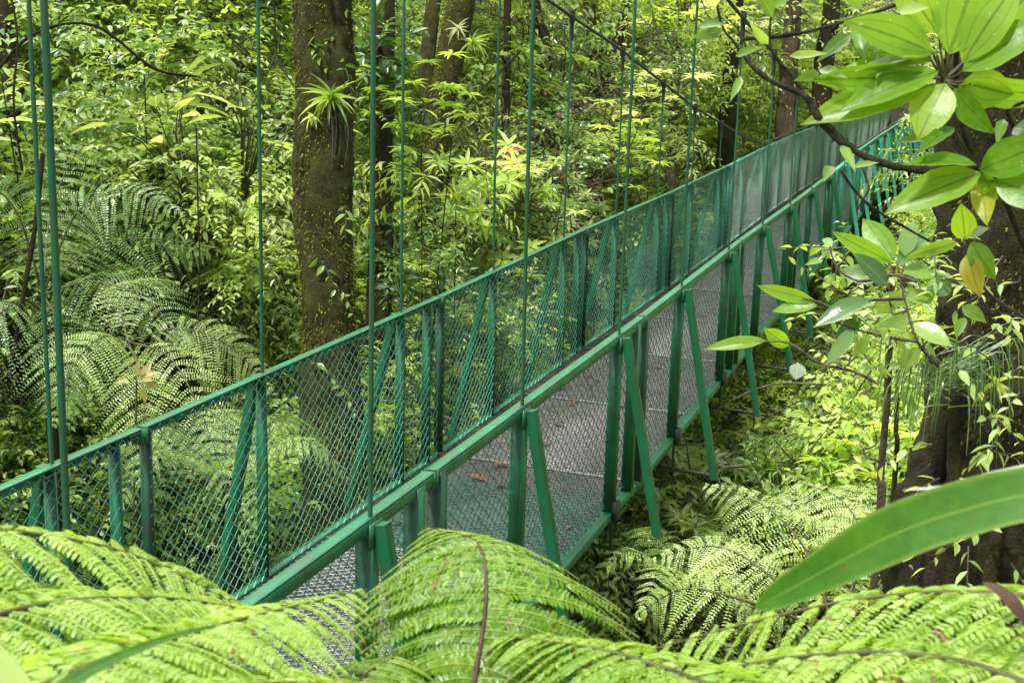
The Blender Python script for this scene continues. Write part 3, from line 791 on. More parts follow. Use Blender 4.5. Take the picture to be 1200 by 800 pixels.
def clump(kind, seed):
    global rng
    rng = np.random.default_rng(seed); mb = MB()
    if kind == 'ovate':       # loose shrub
        m = 34; d = norm(rng.normal(0, 1, (m, 3)) * [1, 1, .5] + [0, 0, .5]); c = d * rng.uniform(.1, .5, (m, 1))
        sprays(mb, c, d + [0, 0, .1], .42, 10, .105, .05, OVATE3, .3)
    if kind == 'lance':
        m = 26; d = norm(rng.normal(0, 1, (m, 3)) * [1, 1, .5] + [0, 0, .4]); c = d * rng.uniform(.1, .5, (m, 1))
        sprays(mb, c, d, .5, 9, .17, .042, LANCE3, .45)
    if kind == 'fine':
        m = 60; d = norm(rng.normal(0, 1, (m, 3)) * [1, 1, .6] + [0, 0, .3]); c = d * rng.uniform(.05, .55, (m, 1))
        sprays(mb, c, d, .3, 11, .055, .026, OVATE2, .25, twr=.002)
    if kind == 'whorl':       # whorls of narrow leaves at twig ends
        m = 26; d = norm(rng.normal(0, 1, (m, 3)) * [1, 1, .6] + [0, 0, .4]); c = d * rng.uniform(.2, .7, (m, 1))
        for i in range(m):
            k = 11; a = rng.uniform(0, 6.28) + np.arange(k) * 2.4; z = np.linspace(.1, .9, k)
            D = np.stack([np.cos(a), np.sin(a), z * .7 - .1], -1)
            add_leaves(mb, LANCE3, np.repeat(c[i][None], k, 0) + D * .01, D, [0, 0, 1.0], .17 * rng.uniform(.7, 1.1, k), .045, rng.random() * .6 + rng.random(k) * .4)
            tube(mb, [c[i] * .2, c[i] * .7 + [0, 0, -.05], c[i]], [.008, .006, .004], 4, 1)
    if kind == 'broad':
        k = 16; a = np.arange(k) * 2.4; r = rng.uniform(.05, .35, k)
        for i in range(k):
            d = np.array([math.cos(a[i]), math.sin(a[i]), rng.uniform(.4, 1.4)]); p = d * r[i]; p[2] += .15
            tube(mb, [(0, 0, -.2), p * .5 + [0, 0, .05], p], [.006, .005, .004], 4, 1)
            add_leaves(mb, BIG, [p], [d * [1, 1, .25]], [0, 0, 1.0], rng.uniform(.22, .36), rng.uniform(.08, .13))
    if kind == 'fern':
        k = 8
        for i in range(k):
            a = i * 2 * math.pi / k + rng.normal(0, .25); L = rng.uniform(.6, .9); d = np.array([math.cos(a), math.sin(a), 0])
            path = [np.zeros(3), d * L * .3 + [0, 0, .32 * L], d * L * .7 + [0, 0, .42 * L], d * L * 1.05 + [0, 0, .22 * L]]
            frond(mb, path, (0, 0, 1), .22, 18, 10, .019, .6, .35, tint=rng.uniform(.3, .8))
    if kind == 'grass':
        k = 40; a = rng.uniform(0, 6.28, k); D = np.stack([np.cos(a) * .5, np.sin(a) * .5, rng.uniform(.5, 1.3, k)], -1)
        add_leaves(mb, STRAPP, rng.normal(0, .05, (k, 3)) * [1, 1, 0], D, D * [1, 1, -1] * 1.0 + [0, 0, 1], rng.uniform(.3, .6, k), .02)
    if kind == 'bare':
        for q in range(16):
            d = norm(rng.normal(0, 1, 3) * [1, 1, .7]); a = rng.normal(0, .25, 3)
            pts = [a, a + d * .3 + rng.normal(0, .05, 3), a + d * .6 + rng.normal(0, .1, 3), a + d * .95 + rng.normal(0, .15, 3)]
            tube(mb, spline(pts, 12), np.linspace(.009, .002, 12), 5, 1)
        d = norm(rng.normal(0, 1, (9, 3))); sprays(mb, d * .3, d, .4, 6, .09, .04, OVATE3, .4)
    if kind == 'hang':        # drooping canopy spray
        m = 30; d = norm(rng.normal(0, 1, (m, 3)) * [1, 1, .3] + [0, 0, -.1]); c = d * rng.uniform(.1, .6, (m, 1)) * [1, 1, .5]
        sprays(mb, c, d, .6, 13, .10, .04, OVATE3, .5)
        tube(mb, [(-.5, 0, .1), (0, 0, .12), (.5, .1, .0)], [.015, .012, .006], 5, 1)
    return mb


PR = []
spec = [('ovate', 'leafA'), ('ovate', 'leafB'), ('lance', 'leafA'), ('fine', 'leafA'), ('fine', 'leafD'), ('whorl', 'leafC'), ('whorl', 'leafD'),
        ('broad', 'leafB'), ('fern', 'fern'), ('fern', 'ferndark'), ('hang', 'leafA'), ('hang', 'leafD'), ('ovate', 'leafC'), ('broad', 'leafA'), ('grass', 'leafA'), ('hang', 'leafC'), ('bare', 'brown'), ('bare', 'leafA'), ('broad', 'leafD')]
for i, (k, m_) in enumerate(spec):
    PR.append(proto('plant_%02d' % i, clump(k, 100 + i), [M[m_], M['stalk'] if k in ('broad', 'fern', 'grass') else M['twig']]))
rng = np.random.default_rng(21)


def scatter(name, P, rot, scl, idx):
    me = bpy.data.meshes.new(name); me.vertices.add(len(P)); me.vertices.foreach_set('co', np.asarray(P, np.float32).ravel())
    for nm, ty, key, val in (('rot', 'FLOAT_VECTOR', 'vector', rot), ('scl', 'FLOAT', 'value', scl), ('idx', 'INT', 'value', idx)):
        a = me.attributes.new(nm, ty, 'POINT'); a.data.foreach_set(key, np.asarray(val, np.int32 if ty == 'INT' else np.float32).ravel())
    o = link(name, me)
    ng = bpy.data.node_groups.new(name, 'GeometryNodeTree')
    ng.interface.new_socket('Geometry', in_out='INPUT', socket_type='NodeSocketGeometry'); ng.interface.new_socket('Geometry', in_out='OUTPUT', socket_type='NodeSocketGeometry')
    i = ng.nodes.new('NodeGroupInput'); ou = ng.nodes.new('NodeGroupOutput'); ip = ng.nodes.new('GeometryNodeInstanceOnPoints')
    ci = ng.nodes.new('GeometryNodeCollectionInfo'); ci.inputs['Collection'].default_value = protoc; ci.inputs['Separate Children'].default_value = True; ci.inputs['Reset Children'].default_value = True
    def na(n_, t_):
        q = ng.nodes.new('GeometryNodeInputNamedAttribute'); q.data_type = t_; q.inputs['Name'].default_value = n_
        return [s for s in q.outputs if s.enabled and s.name == 'Attribute'][0]
    L = ng.links.new
    L(i.outputs[0], ip.inputs['Points']); L(ci.outputs[0], ip.inputs['Instance']); ip.inputs['Pick Instance'].default_value = True
    L(na('idx', 'INT'), ip.inputs['Instance Index']); L(na('rot', 'FLOAT_VECTOR'), ip.inputs['Rotation']); L(na('scl', 'FLOAT'), ip.inputs['Scale'])
    L(ip.outputs[0], ou.inputs[0])
    md = o.modifiers.new('plants', 'NODES'); md.node_group = ng
    tag(o, kind='stuff'); return o


def in_wedge(x, y, m=3.0):
    return abs(x) < y * .50 + m


def corridor(p, r=.75):
    """true where a plant of radius r would grow into the bridge"""
    s, t = st_of(p[0], p[1])
    if s < -3: return False
    return abs(t - (AR + WID / 2)) < WID / 2 + .3 + r and p[2] > railz(s) - 1.45 - r * .8


def patch(x, y, k=.25, o=0):
    return noise.noise(Vector((x * k + o, y * k, o)))


# low undergrowth on the ground
P = []; Ro = []; Sc = []; Ix = []
for _ in range(60000):
    y = 2.5 + 40 * rng.random() ** 1.0; x = rng.uniform(-1, 1) * (y * .5 + 3)
    if len(P) > 6500: break
    if rng.random() > min(1, (14 / y) ** .5): continue
    z = ground(x, y); s = rng.uniform(.45, 1.0)
    p = (x, y, z + .05 * s)
    if corridor((x, y, z + .3), .5 * s): continue
    if x > 1.2 and y < 5.2 and z > CZ - 3.3: s *= .6
    if math.hypot(x, y) < 2.6: continue
    v = patch(x, y, .35); w = rng.random()
    if x < -1 and y < 12: ch = [9, 9, 8, 1, 1, 7, 3, 2]
    elif x > 1 and y < 13: ch = [3, 3, 0, 13, 3, 2, 4, 1, 14] if v < .1 else [3, 0, 4, 3, 13, 1, 0, 7, 2, 3]
    else: ch = [3, 3, 0, 12, 4, 5, 2] if v > 0 else [0, 2, 3, 1, 8, 4, 6]
    P.append(p); Ro.append((rng.normal(0, .2), rng.normal(0, .2), rng.uniform(0, 6.28))); Sc.append(s); Ix.append(ch[int(w * len(ch))])
scatter('undergrowth', P, Ro, Sc, Ix)

# the wall of shrubs and low boughs further back
P = []; Ro = []; Sc = []; Ix = []
while len(P) < 7800:
    y = 9 + 36 * rng.random() ** 1.1; x = rng.uniform(-1, 1) * (y * .5 + 3)
    g = ground(x, y)
    v = patch(x, y, .33, 5.0)
    hmax = (1.2 + 5.5 * min(1, max(0, (y - 9) / 6)) * (0.75 + v) + (1.6 if x < -2 else 0))
    s, t = st_of(x, y)
    h = hmax * rng.random() ** .8
    z = g + .3 + h
    if z > CZ + 4 + y * .06: continue
    # holes in the mass let the dark show through
    if noise.noise(Vector((x * .55, y * .55, z * .8))) < -.06: continue
    sc = rng.uniform(.6, 1.25)
    if corridor((x, y, z), .65 * sc): continue
    if s > 0 and 0 < t < AR + WID + 1 and False: continue
    # keep the view on to the bridge open: the gap right of the bridge stays low near by
    if t < AR and y < 16 and z > railz(max(0, s)) - 1.3: continue
    if t > AR + WID and y < 8.5: continue
    u = rng.random()
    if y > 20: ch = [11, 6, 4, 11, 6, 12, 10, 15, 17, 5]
    elif x < -1.2: ch = [0, 1, 10, 3, 0, 2, 17, 10, 12, 11, 18, 1]
    elif x < 1: ch = [5, 15, 2, 12, 6, 0, 10, 17, 1, 16]
    else: ch = [6, 11, 4, 5, 10, 12, 2, 17, 1]
    # clumps of one kind grow together
    kk = int((noise.noise(Vector((x * .45, y * .45, z * .45 + 9))) * .9 + .5 + u * .35) * len(ch)) % len(ch)
    P.append((x, y, z)); Ro.append((rng.normal(0, .3), rng.normal(0, .3), rng.uniform(0, 6.28))); Sc.append(sc); Ix.append(ch[kk])
scatter('forest_foliage', P, Ro, Sc, Ix)


# ------------------------------------------------------------------ ferns (things)
def fern_plant(name, label, root, fronds, mats, group=None, hi=False, **kw):
    """root: world point; fronds: list of dict(path=[world pts], plen=..)"""
    t = thing(name, label, 'fern', tuple(root), group)
    for fr in fronds:
        q = dict(kw); q.update(fr); path = q.pop('path'); up = q.pop('up', (0, 0, 1))
        mb = MB(); frond(mb, path, up, **q); mb.obj('frond', mats, t)
    return t


def arch(root, az, L, rise, fall, k=.5):
    d = np.array([math.cos(az), math.sin(az), 0]); root = np.asarray(root)
    return [root, root + d * L * .28 + ZZ * rise * .75, root + d * L * .62 + ZZ * rise, root + d * L + ZZ * (rise - fall)]


# big tree ferns on the left, behind the railing
def tree_fern(label, c, fr, trunk=True, mat='ferndark'):
    c = np.asarray(c, float); g = ground(c[0], c[1]) - .2
    t = thing('tree_fern', label, 'tree fern', (c[0], c[1], g))
    mb = MB(); tube(mb, spline([c, c + [.05, .03, -.8], (c[0], c[1], g)], 20), np.linspace(.03, .05, 20), 12, bump=.3, bscale=18); mb.obj('trunk', M['bark_dark'], t)
    for az, L, rise, fall, pl in fr:
        mb = MB(); frond(mb, arch(c, az, L, rise, fall), (0, 0, 1), pl, 30, 24, .021, .42, .45, tint=rng.uniform(.35, .85), rr=.009, ang=.3)
        mb.obj('frond', [M[mat], M['stalk']], t)


def px_fern(name, label, root, frs, mats, trunk=None, npin=30, nleaf=24, pw=.021):
    t = thing(name, label, 'tree fern' if trunk else 'fern', tuple(root))
    if trunk:
        c = px(*trunk); mb = MB(); tube(mb, spline([c, (c + root) / 2 + [.06, .03, 0], root], 20), np.linspace(.035, .055, 20), 12, bump=.3, bscale=18); mb.obj('trunk', M['bark_dark'], t)
    for path, pl, ti in frs:
        mb = MB(); frond(mb, [px(*p) for p in path], (.1, -.55, .8), pl, npin, nleaf, pw, .42, .55, tint=ti, rr=.008, ang=.35); mb.obj('frond', mats, t)


r_ = px(40, 345, 8.3); r_ = np.array([r_[0], r_[1], ground(r_[0], r_[1]) - .2])
px_fern('tree_fern', 'tall tree fern with long light green fronds drooping toward the left railing', r_,
        [([(50, 345, 8.3), (110, 330, 8.0), (172, 352, 7.8), (222, 408, 7.6)], .52, .55), ([(50, 345, 8.3), (90, 250, 8.3), (150, 225, 8.2), (215, 250, 8.1)], .42, .75),
         ([(50, 345, 8.3), (20, 250, 8.1), (-20, 220, 8.0), (-80, 250, 7.9)], .42, .6), ([(50, 345, 8.3), (70, 380, 7.7), (80, 430, 7.4), (78, 500, 7.3)], .42, .4),
         ([(50, 345, 8.3), (10, 360, 7.9), (-30, 400, 7.8), (-60, 470, 7.8)], .42, .45), ([(50, 345, 8.3), (110, 290, 8.9), (190, 280, 9.2), (250, 300, 9.4)], .45, .7),
         ([(50, 345, 8.3), (60, 250, 8.8), (90, 180, 9.2), (130, 160, 9.6)], .4, .8)], [M['ferndark'], M['stalk']], (46, 350, 8.3))
r_ = px(150, 400, 7.9); r_ = np.array([r_[0], r_[1], ground(r_[0], r_[1]) - .2])
px_fern('tree_fern', 'tree fern with pale fronds hanging behind the mesh left of the thick mossy trunk', r_,
        [([(150, 400, 7.9), (200, 420, 7.6), (240, 495, 7.4), (275, 600, 7.3)], .38, .95), ([(150, 400, 7.9), (120, 395, 7.6), (85, 430, 7.4), (62, 500, 7.3)], .38, .5),
         ([(150, 400, 7.9), (165, 440, 7.5), (170, 500, 7.3), (165, 570, 7.2)], .34, .6), ([(150, 400, 7.9), (215, 385, 8.2), (275, 410, 8.3), (320, 460, 8.4)], .38, .75),
         ([(150, 400, 7.9), (140, 350, 8.3), (170, 330, 8.8), (210, 330, 9.2)], .34, .7)], [M['fern'], M['stalk']], (150, 402, 7.9))
tree_fern('tree fern with long horizontal fronds reaching toward the thick mossy trunk', px(205, 345, 10.6),
          [(0, 1.6, .35, .45, .48), (.5, 1.5, .45, .4, .45), (-.5, 1.4, .3, .6, .45), (1.3, 1.4, .4, .4, .45), (2.4, 1.4, .4, .4, .45), (3.4, 1.5, .4, .5, .45), (4.3, 1.2, .3, .6, .4)], mat='fern')
tree_fern('small tree fern low behind the mesh below the bromeliad trunk', px(265, 560, 8.0),
          [(.0, .9, .25, .4, .3), (.9, .9, .3, .35, .3), (1.8, .9, .3, .4, .3), (2.9, 1.0, .25, .4, .32), (4.0, .9, .25, .4, .3), (5.2, .9, .25, .45, .3)], mat='fern')

# ferns on the ground at the lower right
r_ = px(960, 730, 5.6); r_[2] = max(r_[2], ground(r_[0], r_[1]))
px_fern('ground_fern', 'large pale fern with broad arching fronds between the bridge foot and the strap leaf', r_,
        [([(975, 730, 5.5), (948, 650, 5.7), (895, 592, 5.9), (822, 566, 6.1)], .33, .85), ([(960, 730, 5.5), (890, 665, 5.6), (835, 640, 5.8), (765, 655, 5.9)], .28, .7),
         ([(985, 730, 5.5), (1010, 640, 5.9), (985, 585, 6.2), (920, 560, 6.5)], .30, .9), ([(990, 730, 5.5), (1045, 660, 5.9), (1050, 600, 6.2), (1020, 560, 6.5)], .28, .6),
         ([(950, 730, 5.5), (860, 700, 5.4), (800, 690, 5.5), (745, 720, 5.6)], .26, .55)], [M['fern'], M['stalk']], None, 27, 20, .019)
for i, (x, y, d, L, lab) in enumerate([(800, 640, 6.9, .6, 'spreading fern beneath the foot of the nearest visible strut'),
                                       (1000, 590, 7.4, .75, 'fern right of the large pale fern beside the reddish sapling')]):
    r = px(x, y, d); g = ground(r[0], r[1]); r = np.array([r[0], r[1], max(g, r[2] - .45 * L)])
    t = thing('ground_fern', lab, 'fern', tuple(r)); k = 6
    for q in range(k):
        az = q * 2 * math.pi / k + rng.normal(0, .2) + i; l = L * rng.uniform(.8, 1.15)
        mb = MB(); frond(mb, arch(r, az, l, .42 * L, .32 * L), (0, 0, 1), .24 * L + .04, 21, 16, .017, .5, .35, tint=rng.uniform(.4, .95), rr=.005)
        mb.obj('frond', [M['fern'], M['stalk']], t)

# foreground fronds -------------------------------------------------
HI = dict(npin=34, nleaf=36, pw=.0150, lw=.40, tpl=PINN, midribs=True)
camr = np.array([.3, .2, ground(.3, .2)])
f_left = [dict(path=[px(-200, 1100, 1.1), px(20, 880, 1.2), px(200, 800, 1.35), px(360, 790, 1.5)], plen=.22, droop=.5, tint=.5, ang=.3, base=.15),
          dict(path=[px(-500, 800, 1.5), px(-250, 700, 1.6), px(0, 690, 1.7), px(230, 720, 1.8)], plen=.24, droop=.6, tint=.45, ang=.25, base=.2),
          dict(path=[px(-420, 900, 1.3), px(-150, 640, 1.55), px(120, 640, 1.8), px(330, 735, 1.9)], plen=.30, droop=.62, tint=.58, ang=.25, base=.25),
          dict(path=[px(-380, 1000, 1.2), px(-60, 745, 1.4), px(170, 700, 1.6), px(400, 735, 1.75)], plen=.27, droop=.6, tint=.5, ang=.25, base=.2),
          dict(path=[px(-350, 1100, 1.15), px(0, 830, 1.25), px(230, 740, 1.45), px(430, 690, 1.7)], plen=.24, droop=.6, tint=.52, ang=.3, base=.2),
          dict(path=[px(0, 1100, 1.1), px(180, 850, 1.25), px(340, 800, 1.4), px(520, 830, 1.5)], plen=.22, droop=.5, tint=.55, ang=.3, base=.15)]
fern_plant('tree_fern', 'bright foreground fern whose long fronds sweep in from the bottom left corner', (-1.2, .2, ground(-1.2, .2)), f_left, [M['fernfg'], M['stalk'], M['rib']], **HI)
f_mid = [dict(path=[px(300, 1100, 1.3), px(380, 900, 1.45), px(420, 800, 1.6), px(480, 760, 1.8)], plen=.18, droop=.5, tint=.4, ang=.2, base=.2, npin=28),
         dict(path=[px(520, 1000, 1.6), px(556, 800, 1.68), px(570, 690, 1.78), px(556, 634, 1.95), px(500, 618, 2.25)], plen=.245, droop=.62, tint=.36, ang=.12, base=.26, rr=.005, npin=34, pw=.0165)]
fern_plant('tree_fern', 'green foreground fern with dark upright stalk arching in front of the bridge deck', (-.1, .6, ground(-.1, .6)), f_mid, [M['fernfg'], M['redstalk'], M['rib']], **HI)
f_right = [dict(path=[px(1600, 1000, 1.3), px(1380, 790, 1.5), px(1130, 745, 1.7), px(860, 780, 1.85)], plen=.24, droop=.5, tint=.42, ang=.25, base=.1, npin=38),
           dict(path=[px(1350, 1200, 1.05), px(1150, 880, 1.2), px(960, 820, 1.35), px(760, 830, 1.5)], plen=.2, droop=.5, tint=.5, ang=.25, base=.1),
           dict(path=[px(1500, 900, 1.2), px(1300, 720, 1.45), px(1020, 700, 1.7), px(690, 780, 1.9)], plen=.26, droop=.6, tint=.6, ang=.22, base=.15, npin=38),
           dict(path=[px(1450, 1050, 1.1), px(1200, 800, 1.35), px(930, 770, 1.55), px(620, 850, 1.7)], plen=.24, droop=.55, tint=.52, ang=.25, base=.1, npin=38),
           dict(path=[px(1000, 1150, 1.1), px(900, 860, 1.3), px(740, 770, 1.55), px(560, 740, 1.75)], plen=.21, droop=.5, tint=.5, ang=.25, base=.15),
           dict(path=[px(900, 1200, 1.05), px(760, 930, 1.2), px(620, 870, 1.4), px(430, 850, 1.6)], plen=.17, droop=.5, tint=.45, ang=.25, base=.15)]
fern_plant('tree_fern', 'bright foreground fern whose fronds fill the bottom right below the strap leaf', (1.2, .2, ground(1.2, .2)), f_right, [M['fernfg'], M['stalk'], M['rib']], **HI)


# strap leaves ------------------------------------------------------
def ribbon(mb, pts, widths, nrm, n=40, fold=.12, mi=0, tint=.5):
    P = spline(pts, n); w = np.interp(np.linspace(0, 1, n), np.linspace(0, 1, len(widths)), widths)
    w = spline(np.array(widths)[:, None].repeat(3, 1), n)[:, 0]; w = np.maximum(w, .0005)
    T = norm(np.gradient(P, axis=0)); S = norm(np.cross(T, nrm)); N = np.cross(S, T)
    cols = np.linspace(-1, 1, 7); V = P[:, None] + S[:, None] * (cols[None, :, None] * w[:, None, None]) + N[:, None] * (np.abs(cols)[None, :, None] ** 1.4 * (fold * w)[:, None, None])
    A = np.zeros((n, 7, 3)); A[..., 0] = .5 + .5 * cols; A[..., 1] = np.linspace(0, 1, n)[:, None]; A[..., 2] = tint
    i, j = np.meshgrid(np.arange(n - 1), np.arange(6), indexing='ij')
    mb.add(V, np.stack([i * 7 + j, i * 7 + j + 1, (i + 1) * 7 + j + 1, (i + 1) * 7 + j], -1).reshape(-1, 4), A, mi)


viewn = np.array([.15, -.75, .65])
mb = MB(); ribbon(mb, [px(884, 712, 1.30), px(905, 701, 1.285), px(955, 674, 1.26), px(1040, 629, 1.22), px(1120, 600, 1.17), px(1215, 578, 1.12), px(1400, 560, 1.05)], [.0004, .012, .0195, .0275, .0285, .0265, .023], viewn, tint=.5)
t = thing('strap_leaf', 'large blurred dark green strap shaped leaf in the right foreground', 'leaf', tuple(px(1400, 560, 1.05)))
mb.obj('blade', M['strap'], t)
mb = MB(); ribbon(mb, [px(1058, 574, 1.34), px(1110, 570, 1.30), px(1170, 556, 1.26), px(1240, 540, 1.2), px(1400, 530, 1.1)], [.0005, .006, .012, .015, .015], np.array([0, -.3, 1]), tint=.5)
mb.obj('second_blade', M['pale'], t)
mb = MB(); ribbon(mb, [px(265, 730, 1.35), px(200, 746, 1.25), px(120, 778, 1.15), px(40, 825, 1.05)], [.0006, .0035, .006, .008], viewn, tint=.3)
tag(mb.obj('long_grass', M['strap']), 'long pale green blade lying over the fern fronds at the bottom left', 'grass')
mb = MB(); ribbon(mb, [px(-30, 740, 1.1), px(0, 775, 1.1), px(22, 805, 1.1), px(40, 850, 1.1)], [.006, .010, .011, .011], viewn, tint=.9)
tag(mb.obj('long_grass', M['fern']), 'short bright green blade in the bottom left corner', 'grass')
mb = MB(); ribbon(mb, [px(1152, 682, 1.5), px(1170, 690, 1.48), px(1188, 708, 1.46), px(1206, 735, 1.45)], [.001, .008, .010, .002], viewn, tint=.5, n=14)
tag(mb.obj('dead_leaf', M['deadleaf']), 'curled brown dead leaf caught on the fern at the lower right edge', 'dead leaf')


# ------------------------------------------------------------------ foreground leafy branches
def leaf_px(mb, b, tip, w, d, tilt=(0, 0), mi=0, tint=.5, d2=None, tpl=BIG):
    B = px(b[0], b[1], d); T = px(tip[0], tip[1], d2 if d2 is not None else d - .05)
    D = T - B; L = np.linalg.norm(D)
    view = norm(np.array([0, 0, CZ]) - B)
    S = np.cross(norm(D), view); N = view + S * tilt[0] + np.array([0, 0, tilt[1]])
    W = w * d / F * math.sqrt(1 + tilt[0] ** 2 + tilt[1] ** 2) * 1.02
    add_leaves(mb, tpl, [B], [D], [N], L * 1.12, W, tint, mi)


def petiole(mb, a, b, r=.0022, sag=.01, mi=0):
    a = np.asarray(a); b = np.asarray(b); tube(mb, spline([a, (a + b) / 2 - ZZ * sag, b], 6), np.linspace(r * 1.3, r, 6), 5, mi)


D0 = 2.35
br = thing('leafy_branch', 'long bare knobbly branch with large bright veined leaves reaching in from the upper right', 'branch', tuple(px(1300, 205, D0)))
mb = MB()
mainp = [(1320, 200), (1200, 199), (1130, 201), (1060, 197), (1020, 186), (985, 166), (962, 142), (948, 118), (935, 108), (905, 96), (880, 76), (862, 52), (846, 30), (838, -10)]
MP = spline([px(x, y, D0 + .0 * i) for i, (x, y) in enumerate(mainp)], 90)
tube(mb, MP, np.interp(np.linspace(0, 1, 90), [0, .35, .6, .8, 1], [.0088, .0072, .0055, .0035, .002]), 12, bump=.32, bscale=45)
for pts_, r0, r1 in [([(1145, 200), (1132, 160), (1122, 120), (1112, 95), (1105, 70)], .008, .005), ([(1125, 130), (1120, 70), (1130, 30), (1150, -30)], .005, .004),
                     ([(948, 118), (930, 90), (912, 72), (902, 50), (905, 0)], .004, .002), ([(870, 46), (920, 42), (960, 34), (1000, 22), (1045, 8), (1080, -10)], .004, .003),
                     ([(985, 168), (972, 150), (962, 136), (975, 160)], .003, .002), ([(985, 200), (1003, 225), (1025, 245), (1060, 266), (1090, 283)], .003, .002),
                     ([(1010, 196), (1018, 220), (1010, 236), (1004, 248)], .002, .0015), ([(1165, 205), (1180, 240), (1200, 290), (1230, 340)], .005, .004),
                     ([(1178, 205), (1190, 160), (1180, 130), (1200, 120)], .005, .003), ([(870, 60), (862, 90), (858, 120)], .0015, .001),
                     ([(880, 75), (868, 40), (850, 20)], .002, .001), ([(915, 70), (908, 100), (906, 130)], .0012, .001)]:
    tube(mb, spline([px(x, y, D0 + .01) for x, y in pts_], 18), np.linspace(r0, r1, 18), 7, bump=.2, bscale=40)
mb.obj('stem', M['bark_branch'], br)
crownc = px(1108, 92, D0)
big = [((1100, 84), (1000, 112), 34, (.2, .5), .35), ((1128, 74), (1185, -20), 50, (-.2, .2), .6), ((1092, 72), (1010, 50), 30, (.3, .4), .7), ((1118, 104), (1150, 150), 30, (.3, -.3), .35), ((1090, 100), (960, 128), 42, (.3, .2), .55), ((1086, 88), (972, 96), 30, (-.5, .3), .5), ((1093, 62), (1014, 24), 44, (.4, .1), .6), ((1112, 64), (1152, -48), 76, (.15, 0), .75),
       ((1128, 84), (1216, 22), 44, (-.3, .3), .6), ((1150, 203), (1054, 234), 42, (.3, .2), .55), ((1148, 200), (1222, 168), 42, (.2, .3), .5), ((1165, 212), (1236, 232), 44, (-.2, .1), .4),
       ((1128, 96), (1180, 112), 46, (.1, -.2), .85), ((1122, 100), (1240, 118), 30, (.6, .3), .55), ((1145, 194), (1078, 180), 16, (.9, .4), .55), ((1086, 62), (1040, 55), 20, (.6, .2), .8),
       ((1100, 40), (1050, -30), 40, (-.2, .2), .7), ((1160, 40), (1230, -30), 60, (.2, .1), .9), ((1098, 64), (985, 74), 20, (.9, .3), .7), ((1108, 98), (1080, 150), 44, (.3, -.3), .95),
       ((1098, 160), (1055, 162), 12, (.3, .2), .2), ((1118, 150), (1085, 165), 16, (.4, .3), .2), ((1150, 200), (1165, 235), 20, (.3, 0), .3)]
for b, tp, w, tl, ti in big:
    m1 = MB(); leaf_px(m1, b, tp, w, D0 - .02, tl, tint=ti, d2=D0 - .02 + random.uniform(-.08, .04))
    hub = (1108, 92) if b[1] < 130 else (1150, 201)
    petiole(m1, px(hub[0], hub[1], D0), px(b[0], b[1], D0 - .02), .0022, .004, 1)
    m1.obj('leaf', [M['big'], M['stalk']], br)
m1 = MB(); leaf_px(m1, (1150, 206), (1154, 252), 26, D0 + .03, (.2, .2), tint=.5); m1.obj('eaten_leaf', M['yellow'], br)['label'] = 'yellowing insect-eaten leaf'
m1 = MB(); leaf_px(m1, (1100, 104), (1078, 142), 40, D0 + .05, (.3, -.2), tint=.5); m1.obj('eaten_leaf', M['yellow'], br)['label'] = 'yellow mottled leaf'
m1 = MB(); leaf_px(m1, (1096, 66), (1020, 68), 12, D0 - .01, (.3, .6), tint=.6); m1.obj('pale_leaf', M['pale'], br)
# smaller leaves of the twigs at the top
for (x, y), (x2, y2), w, ti in [((838, 8), (833, -12), 14, .9), ((820, 30), (842, 26), 12, .3), ((846, 36), (820, 42), 14, .2), ((862, 66), (884, 56), 10, .3), ((905, 20), (893, -8), 16, .3), ((900, 52), (884, 34), 12, .6),
                                ((1004, 28), (1012, 62), 18, .2), ((998, 40), (966, 62), 18, .25), ((1020, 35), (1028, 60), 14, .2), ((925, 66), (960, 62), 10, .6), ((960, 82), (985, 86), 14, .3), ((960, 86), (940, 92), 12, .3),
                                ((985, 170), (1000, 192), 12, .3), ((975, 195), (968, 205), 14, .3), ((1000, 195), (1022, 190), 8, .4), ((1188, 150), (1205, 152), 22, .1), ((1176, 140), (1170, 160), 14, .1), ((1050, 12), (1080, 8), 16, .6),
                                ((905, 8), (925, -6), 14, .5), ((1046, 55), (1030, 80), 16, .2), ((1010, 10), (990, -8), 16, .3), ((868, 90), (860, 110), 10, .4)]:
    m1 = MB(); leaf_px(m1, (x, y), (x2, y2), w, D0, (random.uniform(-.5, .5), .2), tint=ti, tpl=OVATE3); m1.obj('leaf', [M['leafA'], M['stalk']], br)

# lower hanging twig with rounder leaves
tw = thing('leafy_branch', 'small twig with rounded bright leaves in front of the massive right trunk', 'branch', tuple(px(1150, 262, 2.7)))
mb = MB(); tube(mb, spline([px(x, y, 2.7) for x, y in [(1230, 400), (1200, 372), (1160, 345), (1138, 310), (1130, 284), (1128, 270)]], 24), np.linspace(.004, .002, 24), 6)
tube(mb, spline([px(x, y, 2.7) for x, y in [(1200, 372), (1170, 366), (1145, 360), (1128, 372)]], 14), np.linspace(.003, .0015, 14), 6); mb.obj('stem', M['twig'], tw)
for b, tp, w, ti, mm in [((1131, 281), (1128, 248), 28, .6, 'big'), ((1122, 284), (1074, 297), 15, .6, 'big'), ((1138, 284), (1160, 320), 26, .55, 'big'), ((1133, 298), (1145, 338), 26, .8, 'yellow'), ((1128, 358), (1150, 372), 16, .7, 'big'), ((1130, 372), (1122, 388), 12, .7, 'big'), ((1134, 276), (1152, 268), 12, .3, 'pale')]:
    m1 = MB(); leaf_px(m1, b, tp, w, 2.7, (random.uniform(-.3, .3), .1), tint=ti); m1.obj('leaf', M[mm], tw)

